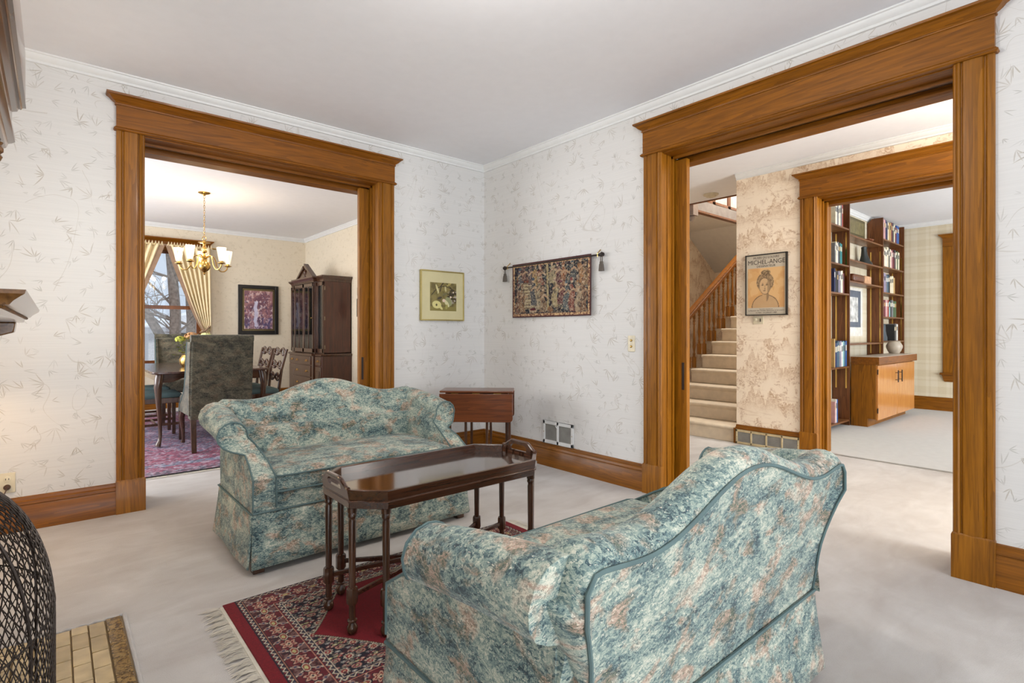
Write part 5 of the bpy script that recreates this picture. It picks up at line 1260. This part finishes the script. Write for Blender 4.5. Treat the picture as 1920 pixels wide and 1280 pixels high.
# ------------------------------------------------------------ china cabinet
CC = empty('china_cabinet', label='tall dark mahogany breakfront china cabinet with glass doors and pediment', cat='cabinet')
XW = 3.315; XF = 2.890; W = M['mahog_z']
YA, Y1, Y2, YZ = 7.49, 7.745, 8.545, 8.83
def cbx(x0, x1, y0, y1, z0, z1, nm, mat=W, par=CC, bevel=.003, **k): return MB().box(x0, x1, y0, y1, z0, z1).build(nm, mat, par, bevel=bevel, **k)
SD = wood('cabinet_side_mahogany', (48, 22, 12), (88, 44, 24), 'z', .3, .3)
# lower body
cbx(XF-.015, XW, YA-.008, YZ+.01, .06, .79, 'lower_body', SD); cbx(XF-.045, XF, Y1, Y2, .06, .79, 'centre_front')
cbx(XF, XW, YA+.01, YZ-.01, 0, .06, 'plinth')
MB().loft([[(XF-.02-d, YA-.012-d, z), (XW, YA-.012-d, z), (XW, YZ+.014+d, z), (XF-.02-d, YZ+.014+d, z)] for d, z in ((0, .785), (.012, .795), (.016, .81), (0, .825))]).box(XF-.07, XF, Y1-.01, Y2+.01, .79, .82).build('waist_moulding', W, CC)
def pull(y, z, par, x):
    MB().tube([(x-.004, y-.024, z+.004), (x-.014, y-.022, z-.006), (x-.018, y-.012, z-.016), (x-.018, y+.012, z-.016), (x-.014, y+.022, z-.006), (x-.004, y+.024, z+.004)], .003, 6).lathe([(.001, 0)], (x, y, z), 3).build('bail_pull', BR, par)
    MB(lambda a, b, c: (x-c, y+a, z+b)).lathe([(.030, 0), (.030, .002), (.001, .003)], (0, 0, 0), 16, sy=.55).build('pull_plate', BR, par)
for z0, z1 in ((.655, .78), (.48, .645), (.29, .47), (.08, .28)):
    d = cbx(XF-.056, XF-.045, Y1+.08, Y2-.012, z0, z1, 'drawer'); zc = (z0+z1)/2
    pull(Y1+.24, zc, d, XF-.056); pull(Y2-.17, zc, d, XF-.056)
for ya, yb_, x in ((YA+.015, Y1-.015, XF-.015), (Y2+.012, YZ-.01, XF-.015)):
    d = cbx(x-.011, x, ya, yb_, .655, .78, 'drawer'); pull((ya+yb_)/2, .717, d, x-.011)
    dd = cbx(x-.012, x, ya, yb_, .08, .635, 'lower_door'); cbx(x-.018, x-.012, ya+.05, yb_-.05, .14, .575, 'raised_panel', par=dd, bevel=.006)
# upper body: open shell with shelves
XU = XF+.02
cbx(XU, XW, YA, YA+.02, .82, 1.875, 'side_panel', SD); cbx(XU, XW, YZ-.02, YZ, .82, 1.875, 'side_panel', SD)
cbx(XW-.015, XW, YA, YZ, .82, 1.875, 'back_panel', flat('cabinet_back', (120, 112, 100), .5)); cbx(XU, XW, YA, YZ, .82, .84, 'deck'); cbx(XU, XW, YA, YZ, 1.855, 1.89, 'top_board')
for z in (1.17, 1.50): MB().box(XU+.03, XW-.02, YA+.02, YZ-.02, z, z+.010).build('glass_shelf', M['glass'], CC)
def gdoor(y0, y1, xf, cols):
    m = MB(); f_ = .032
    for q in ((y0, y0+f_, .84, 1.85), (y1-f_, y1, .84, 1.85), (y0, y1, .84, .895), (y0, y1, 1.80, 1.85)): m.box(xf-.018, xf, q[0], q[1], q[2], q[3])
    for i in range(1, cols): yy = y0+(y1-y0)*i/cols; m.box(xf-.016, xf-.004, yy-.008, yy+.008, .87, 1.83)
    d = m.build('glass_door', W, CC, bevel=.002)
    MB().box(xf-.010, xf-.007, y0+.02, y1-.02, .87, 1.83).build('pane', M['glass'], d); return d
gdoor(YA, Y1-.01, XU, 1); gdoor(Y2+.01, YZ, XU, 1)
XM = XF-.028
m = MB(); m.box(XM, XU, Y1-.01, Y1, .82, 1.875); m.box(XM, XU, Y2, Y2+.01, .82, 1.875); m.build('centre_stile', W, CC)
gdoor(Y1+.0, (Y1+Y2)/2, XM, 2) and None
d2 = gdoor((Y1+Y2)/2, Y2, XM, 2)
MB(lambda a, b, c: (XM-.018-c, Y1+.03+a, 1.34+b)).lathe([(.006, 0), (.005, .01), (.011, .016), (.001, .022)], (0, 0, 0), 10).build('knob', BR, d2)
for z in (1.76, 1.33, .92): cbx(XU+.004, XU+.014, YA-.003, YA, z-.026, z+.026, 'hinge', flat('worn_hinge', (150, 136, 110), .4, .6), bevel=.001)
m = MB()
m.loft([[(XU-.012-d, YA-.004-d, z), (XW, YA-.004-d, z), (XW, YZ+.004+d, z), (XU-.012-d, YZ+.004+d, z)] for d, z in ((0, 1.86), (0, 1.885), (.010, 1.90), (.024, 1.915), (.034, 1.925), (.034, 1.942), (0, 1.944))])
m.loft([[(XM-.012-d, Y1-.012-d, z), (XU+.05, Y1-.012-d, z), (XU+.05, Y2+.012+d, z), (XM-.012-d, Y2+.012+d, z)] for d, z in ((0, 1.86), (0, 1.885), (.010, 1.90), (.024, 1.915), (.034, 1.925), (.034, 1.943), (0, 1.945))])
m.build('cornice', W, CC)
m = MB()
for i in range(26): y = Y1+.0+i*.031; m.box(XM-.020, XM-.010, y, y+.016, 1.872, 1.888)
m.build('dentil_moulding', W, CC)
yc_ = (Y1+Y2)/2; xp = XM-.01
m = MB()
for sg in (-1, 1):
    a = (yc_+sg*.36, 1.945); b_ = (yc_+sg*.045, 2.135)
    if sg < 0: b_ = (yc_-.0, 2.165)
    dy, dz = b_[0]-a[0], b_[1]-a[1]; L = math.hypot(dy, dz); ny_, nz_ = -dz/L*.045*sg*-1*-1, abs(dy)/L*.045
    m.hexa([(xp, a[0], a[1]), (xp+.07, a[0], a[1]), (xp+.07, a[0]-sg*.06, a[1]), (xp, a[0]-sg*.06, a[1])], [(xp, b_[0], b_[1]), (xp+.07, b_[0], b_[1]), (xp+.07, b_[0]-sg*.0, b_[1]-.05), (xp, b_[0]-sg*.0, b_[1]-.05)])
m.build('pediment', W, CC, bevel=.003)
MB().prism([(yc_-.30, 1.945), (yc_+.30, 1.945), (yc_+.10, 2.07), (yc_+.05, 2.0), (yc_-.05, 2.0), (yc_-.10, 2.07)], 'x', xp+.02, xp+.035).build('pediment_fretwork', W, CC)
MB().lathe([(.03, 0), (.034, .02), (.015, .035), (.03, .07), (.034, .09), (.02, .115), (.008, .13), (.012, .145), (.001, .19)], (xp+.03, yc_, 1.945), 14).build('finial', W, CC)
random.seed(4)
wh = flat('white_china', (226, 226, 224), .25)
for i, (y, z, r_, lb) in enumerate([(8.62, .84, .06, 'white china cup low in the cabinet, leftmost'), (8.35, .84, .05, 'white china bowl low in the cabinet behind the second pane'), (8.05, .84, .07, 'white china tureen low in the cabinet behind the middle pane'), (7.62, .84, .06, 'white china piece behind the narrow right cabinet door'), (8.3, 1.18, .06, 'white china jug on the middle cabinet shelf, left'), (7.95, 1.18, .06, 'white china jug on the middle cabinet shelf, right')]):
    o = MB().lathe([(r_*.5, 0), (r_*.55, .01), (r_*.9, r_*.8), (r_, r_*1.2), (r_*.7, r_*1.6), (r_*.2, r_*1.75), (.001, r_*1.9)], (3.10, y, z+.001), 16).build('china_pot', wh, None)
    tag(o, lb, 'crockery', 'white china in the cabinet')

# ------------------------------------------------------------ curtains on the dining window
def curtain(name, label, xin_top, xout, side):
    r_ = empty(name, label=label, cat='curtain', group='cream tied-back curtains')
    tie_x = xout-side*.03; tie_z = 1.16
    def fn(u, v):                                    # u 0 inner .. 1 outer, v 0 bottom(tie) .. 1 top
        z = tie_z+(2.42-tie_z)*v
        k = v**.85
        xi = (tie_x-side*.085)*(1-k)+xin_top*k
        xi -= side*.045*math.sin(PI*v)*0
        x = xi+(xout-xi)*u
        fold = (.018+.018*v)*math.sin(u*2*PI*7+v*1.2)
        return (x, 9.24+fold+.02*math.sin(PI*u), z)
    c = MB().grid(fn, 84, 26).build('drape', M['curtain'], r_, ang=80); s_ = c.modifiers.new('s', 'SOLIDIFY'); s_.thickness = .004
    def fn2(u, v): p = fn(u*.10, v); return (p[0]-side*.03*v-side*.012+side*u*.035, 9.225, p[2])
    MB().grid(fn2, 4, 26).build('lining_edge', M['curtain2'], r_)
    def fn3(u, v):
        z = tie_z*(1-v)+.05*v; ww = .10+.14*sstep(0, .5, v); xc = tie_x-side*.04
        return (xc+(u-.5)*2*ww*.5*(1.2), 9.25+(.012+.015*v)*math.sin(u*2*PI*6), z)
    MB().grid(fn3, 60, 16).build('drape', M['curtain'], r_, ang=80)
    MB().tube([(tie_x-side*.13, 9.20, tie_z-.03), (tie_x-side*.06, 9.19, tie_z-.01), (tie_x+side*.0, 9.21, tie_z+.05), (tie_x+side*.045, 9.34, tie_z+.10)], [.022, .024, .022, .012], 8, flat=.5).build('tie_back', M['curtain2'], r_)
    m = MB()
    for i in range(16):
        x = xin_top+(xout-xin_top)*i/15; m.tube([(x-.012, 9.23, 2.40), (x, 9.215, 2.455), (x+.012, 9.23, 2.40)], .008, 5)
    m.build('ruffled_heading', M['curtain'], r_)
    return r_
curtain('curtain', 'cream curtain tied back at the right side of the dining window', 1.275, 1.83, 1)
curtain('curtain', 'cream curtain at the left side of the dining window, half hidden by the oak casing', 1.195, .60, -1)
MB().tube([(.50, 9.245, 2.415), (1.90, 9.245, 2.415)], .012, 10).build('curtain_rod', M['brass'], None, label='thin curtain rod across the top of the dining window', cat='curtain rod')

# ------------------------------------------------------------ study: bookcase, cabinet, books
YB, YFr = 2.455, 2.265
BC = empty('bookcase', label='tall walnut wall bookcase with open bays in the study', cat='bookcase')
WS = M['walnut']
def sp(x, z1=2.715, nm='side_panel'):
    pr = [(YFr, 0), (YFr, z1-.0), (YB, z1), (YB, 0)] if x < 8 else [(YFr, 0), (YFr, z1), (YB-.06, z1), (YB, z1-.06), (YB, 0)]
    return MB().prism(pr, 'x', x-.011, x+.011).build(nm, WS, BC, bevel=.0015)
for x in (6.55, 7.36, 8.69, 9.715): sp(x)
shelves = [(6.561, 7.349, z) for z in (.07, .72, 1.60, 1.943, 2.39)]+[(7.371, 8.679, z) for z in (.993, 1.765, 2.03, 2.333)]+[(8.701, 9.704, z) for z in (1.01, 1.35, 1.69, 2.05, 2.43)]
for a, b_, z in shelves: MB().box(a, b_, YFr+.003, YB-.003, z-.020, z).build('shelf', M['walnut_x'], BC, bevel=.0015)
for x in (7.36, 8.69, 9.715):
    for y in (YFr+.035, YB-.045): MB().box(x-.0145, x-.011, y-.008, y+.008, .45 if x < 8 else .84, 2.35 if x < 8 else 2.25).build('shelf_standard', BR, BC)
SC = empty('base_cabinet', label='honey oak base cabinet with two doors standing out from the bookcase', cat='cabinet')
X0, X1_ = 7.385, 9.02; yf = 1.985
MB().box(X0, X1_, yf+.02, 2.258, .10, .76).build('body', M['oak_z'], SC, bevel=.003)
MB().box(X0+.03, X1_-.02, yf+.10, 2.25, 0, .10).build('plinth', M['oak_z'], SC)
MB().prism([(yf+.015, .10), (yf+.10, .10), (yf+.10, 0), (2.258, 0), (2.258, .75), (yf+.015, .75)], 'x', X0-.002, X0+.018).build('end_panel', M['oak_z'], SC)
MB().box(X0-.012, X1_+.03, yf-.022, 2.259, .745, .835).build('worktop', M['oak_x'], SC, bevel=.003)
MB().box(X0-.008, X1_+.026, yf-.018, 2.255, .835, .839).build('top_laminate', flat('pale_top', (196, 184, 168), .3), SC)
for a, b_, hx in ((X0+.03, 8.19, 8.12), (8.205, X1_-.01, 8.29)):
    d = MB().box(a, b_, yf, yf+.02, .085, .735).build('door', M['honey'], SC, bevel=.003)
    MB().tube([(hx, yf, .62), (hx, yf-.03, .62)], .004, 6).tube([(hx, yf, .53), (hx, yf-.03, .53)], .004, 6).tube([(hx, yf-.03, .50), (hx, yf-.03, .65)], .007, 8).build('handle', M['iron'], d)
for z in (.20, .66): MB().box(X0+.016, X0+.03, yf-.004, yf+.004, z-.03, z+.03).build('hinge', M['iron'], SC)
random.seed(11)
ORD = ['first', 'second', 'third', 'fourth', 'fifth', 'sixth', 'seventh', 'eighth', 'ninth', 'tenth', 'eleventh', 'twelfth', 'thirteenth', 'fourteenth', 'fifteenth']
CN = {'cream': (222, 212, 186), 'white': (226, 222, 212), 'grey': (120, 120, 124), 'dark grey': (60, 62, 66), 'black': (34, 34, 38), 'red': (156, 60, 48), 'teal': (40, 128, 128), 'blue': (42, 84, 150), 'navy': (34, 42, 84), 'maroon': (104, 40, 52), 'tan': (186, 152, 96), 'lavender': (150, 140, 166), 'green': (70, 98, 66), 'pink': (206, 160, 160), 'aqua': (130, 176, 180), 'slate': (62, 92, 112)}
BM = {k: flat('book_'+k.replace(' ', '_'), v, .55) for k, v in CN.items()}
PG = flat('page_block', (226, 216, 196), .8)
def books(x, z, seq, shelfname, grp, y=None, hgt=.24, dep=.15, tw=.030, lean=0):
    for i, c in enumerate(seq):
        t = tw*random.uniform(.75, 1.3); h = hgt*random.uniform(.86, 1.04); d = dep*random.uniform(.85, 1.0); y0 = YFr+.018
        b_ = empty('book', (x+t/2, y0, z+.001), label='%s book, %s from the left on the %s' % (c, ORD[i], shelfname), cat='book', group=grp)
        L = lean if i else 0
        m = MB(); m.box(-t/2, t/2, 0, .004, 0, h); m.box(-t/2, -t/2+.0025, 0, d, 0, h); m.box(t/2-.0025, t/2, 0, d, 0, h); m.build('cover', BM[c], b_, bevel=.001)
        MB().box(-t/2+.003, t/2-.003, .004, d-.004, .004, h-.006).build('page_block', PG, b_)
        MB().box(-t*.3, t*.3, -.0006, 0, h*.62, h*.84).build('title_patch', BM[random.choice(['cream', 'dark grey', 'tan', 'white'])] if c not in ('cream', 'white') else BM['dark grey'], b_)
        x += t+.002
    return x
U1, U3 = 'study bookcase left bay', 'study bookcase right bay'
books(6.93, 2.39, ['cream', 'white', 'dark grey', 'white', 'cream', 'grey', 'red'], 'top shelf of the left bookcase bay', U1, hgt=.26, tw=.034)
books(6.92, 1.943, ['grey', 'cream', 'white', 'grey', 'black', 'teal', 'teal'], 'second shelf of the left bookcase bay', U1, hgt=.26, tw=.034)
books(6.90, 1.60, ['navy', 'black', 'black', 'lavender', 'grey', 'white', 'cream', 'maroon'], 'third shelf of the left bookcase bay', U1, hgt=.27, tw=.040, dep=.17)
books(6.90, .72, ['tan', 'navy', 'slate', 'slate', 'grey', 'lavender', 'white', 'aqua', 'slate', 'blue'], 'lower shelf of the left bookcase bay', U1, hgt=.33, tw=.038, dep=.17)
books(6.92, .07, ['pink', 'white', 'blue'], 'bottom shelf of the left bookcase bay', U1, hgt=.28)
books(8.72, 2.43, ['pink', 'pink', 'navy', 'navy', 'cream', 'tan', 'tan', 'maroon', 'dark grey', 'cream', 'maroon', 'blue', 'blue'], 'top shelf of the right bookcase bay', U3, tw=.057, hgt=.27)
books(8.72, 2.05, ['maroon', 'cream', 'white', 'cream', 'dark grey', 'cream', 'pink', 'maroon', 'maroon', 'dark grey', 'cream', 'green', 'cream'], 'second shelf of the right bookcase bay', U3, tw=.058, hgt=.28)
books(8.72, 1.69, ['maroon', 'lavender', 'grey', 'slate', 'black', 'cream', 'cream', 'tan'], 'third shelf of the right bookcase bay', U3, tw=.072, hgt=.26)
books(8.72, 1.35, ['maroon', 'maroon', 'pink', 'red', 'aqua', 'dark grey', 'grey', 'green', 'green'], 'fourth shelf of the right bookcase bay', U3, tw=.072, hgt=.24)
books(9.28, 1.01, ['black', 'grey', 'white'], 'lowest shelf of the right bookcase bay', U3, tw=.06, hgt=.24)
# objects on the shelves
bt = empty('sculpture', (8.24, 2.36, 2.03), label='small dark bell-shaped sculpture on the open middle shelf', cat='sculpture')
MB().loft([[(r_*math.cos(a)*1.0+dx, r_*.7*math.sin(a), z) for a in [2*PI*k/14 for k in range(14)]] for r_, z, dx in ((.12, .002, .03), (.115, .02, .03), (.085, .06, .01), (.055, .13, -.01), (.045, .20, -.02), (.05, .235, -.02), (.02, .245, -.02))]).build('body', flat('dark_bronze', (44, 48, 46), .4, .3), bt)
o = MB().loft([[(8.36+r_*math.cos(a)*1.6, 2.36+r_*math.sin(a), 2.334+z) for a in [2*PI*k/16 for k in range(16)]] for r_, z in ((.03, 0), (.06, .02), (.075, .045), (.07, .05), (.04, .03), (.001, .028))]).build('shell_bowl', flat('copper_bowl', (176, 110, 74), .2, .8), None, label='small copper bowl on the highest open shelf', cat='bowl')
o = MB().rbox(8.06, 8.32, 2.30, 2.42, 1.766, 1.875, .015).build('wooden_box', flat('carved_box', (196, 150, 112), .6, var=.3), None, label='small pale carved box on the open shelf by the panel', cat='box')
o = MB().rbox(7.62, 8.03, 2.29, 2.42, 1.766, 1.875, .04).build('wooden_chest', M['mahog_red'], None, label='low rounded red wooden chest on the open shelf', cat='box')
o = MB().lathe([(.055, 0), (.075, .03), (.095, .08), (.095, .11), (.075, .145), (.065, .16), (.075, .172), (.068, .172), (.06, .16), (.001, .12)], (8.82, 2.17, .841), 24).build('stoneware_jar', flat('stoneware', (176, 164, 148), .35), None, label='grey glazed stoneware jar on the honey oak cabinet', cat='jar')
o = MB().loft([[(8.98+dx+rx*math.cos(a), 2.35+.05*math.sin(a), 1.011+z) for a in [2*PI*k/14 for k in range(14)]] for rx, z, dx in ((.13, 0, 0), (.12, .05, 0), (.09, .09, -.02), (.06, .14, -.05), (.055, .18, -.05), (.035, .22, -.06), (.01, .235, -.06))]).build('cat_figurine', flat('grey_stone', (70, 80, 88), .5), None, label='grey seated figurine on the lowest shelf of the right bay', cat='figurine')
ar = empty('framed_print', label='black and white print with grey mat on the study wall behind the shelves', cat='picture')
MB().box(7.70, 8.38, 2.447, 2.458, 1.20, 1.69).build('mat_board', flat('slate_mat', (96, 104, 116), .6), ar); MB().box(7.84, 8.26, 2.443, 2.447, 1.27, 1.60).build('print', flat('bw_print', (196, 196, 192), .6, var=.45), ar)
MB().box(7.55, 8.48, 2.454, 2.459, 1.08, 1.73).build('outer_mat', flat('white_outer_mat', (230, 226, 216), .6), ar)
ar = empty('framed_picture', label='olive framed panel high on the study wall under the ceiling moulding', cat='picture')
MB().box(7.66, 8.50, 2.43, 2.458, 2.40, 2.655).build('frame', flat('olive_frame', (92, 82, 52), .5), ar, bevel=.004); MB().box(7.72, 8.44, 2.424, 2.43, 2.44, 2.615).build('panel', flat('olive_panel', (118, 108, 72), .5, var=.3), ar)

# ------------------------------------------------------------ winter garden beyond the dining window
MB().box(-14, 30, 9.7, 42, -.9, -.6).build('ground', flat('winter_ground', (196, 194, 196), .9, var=.2), None, smooth=False, **S)
BK = flat('bark', (128, 118, 112), .95, var=.35)
random.seed(21)
def tree(name, x, y, r0, label, h=9, n_=16, fork=False):
    m = MB(); p = [(x+.1*math.sin(i), y, -.6+h*i/8) for i in range(9)]
    m.tube(p, [r0*(1-.08*i) for i in range(9)], 12)
    def br(p0, d, L, r_, lv):
        pts = [p0]; 
        for i in range(6):
            d = (d+Vector((random.uniform(-.35, .35), random.uniform(-.35, .35), random.uniform(-.2, .28)))).normalized(); pts.append(pts[-1]+d*L/6)
            if lv < 2 and random.random() < .75: br(pts[-1], (d+Vector((random.uniform(-1, 1), random.uniform(-1, 1), random.uniform(-.4, .8)))).normalized(), L*.55, r_*.45, lv+1)
        m.tube(pts, [r_*(1-.13*i) for i in range(7)], 5)
    for i in range(n_):
        z = random.uniform(.8, h*.8); a = random.uniform(0, 2*PI)
        br(Vector((x, y, z)), Vector((math.cos(a), math.sin(a), random.uniform(-.1, .6))).normalized(), random.uniform(1.8, 3.4), r0*.22, 0)
    if fork: m.tube([(x, y, .6), (x-.9, y+.3, 2.4), (x-1.6, y+.5, 5)], [r0*.8, r0*.6, r0*.4], 10)
    m.build(name, BK, None, merge=False, label=label, cat='tree')
tree('bare_tree', 2.3, 16.2, .15, 'thick bare tree trunk seen through the upper dining window pane', n_=11, fork=True)
tree('bare_tree', 1.0, 22.5, .30, 'thinner bare tree further back to the left through the window', n_=14)
tree('bare_tree', 4.4, 26, .3, 'distant bare tree to the right through the dining window', n_=14)
hs = empty('neighbour_house', (5.6, 34, -.6), label='pale neighbouring house seen through the dining window', cat='house')
MB().box(-1.8, 7, 0, 6, 0, 2.0).build('wall', flat('house_siding', (206, 206, 210), .8), hs, smooth=False)
MB().prism([(-2.2, 2.0), (7.4, 2.0), (2.6, 3.6)], 'y', -.4, 6.4).build('roof', flat('snowy_roof', (214, 218, 226), .8), hs, smooth=False)
MB().box(-.6, .4, -.03, 0, .9, 1.7).build('window', M['black'], hs)
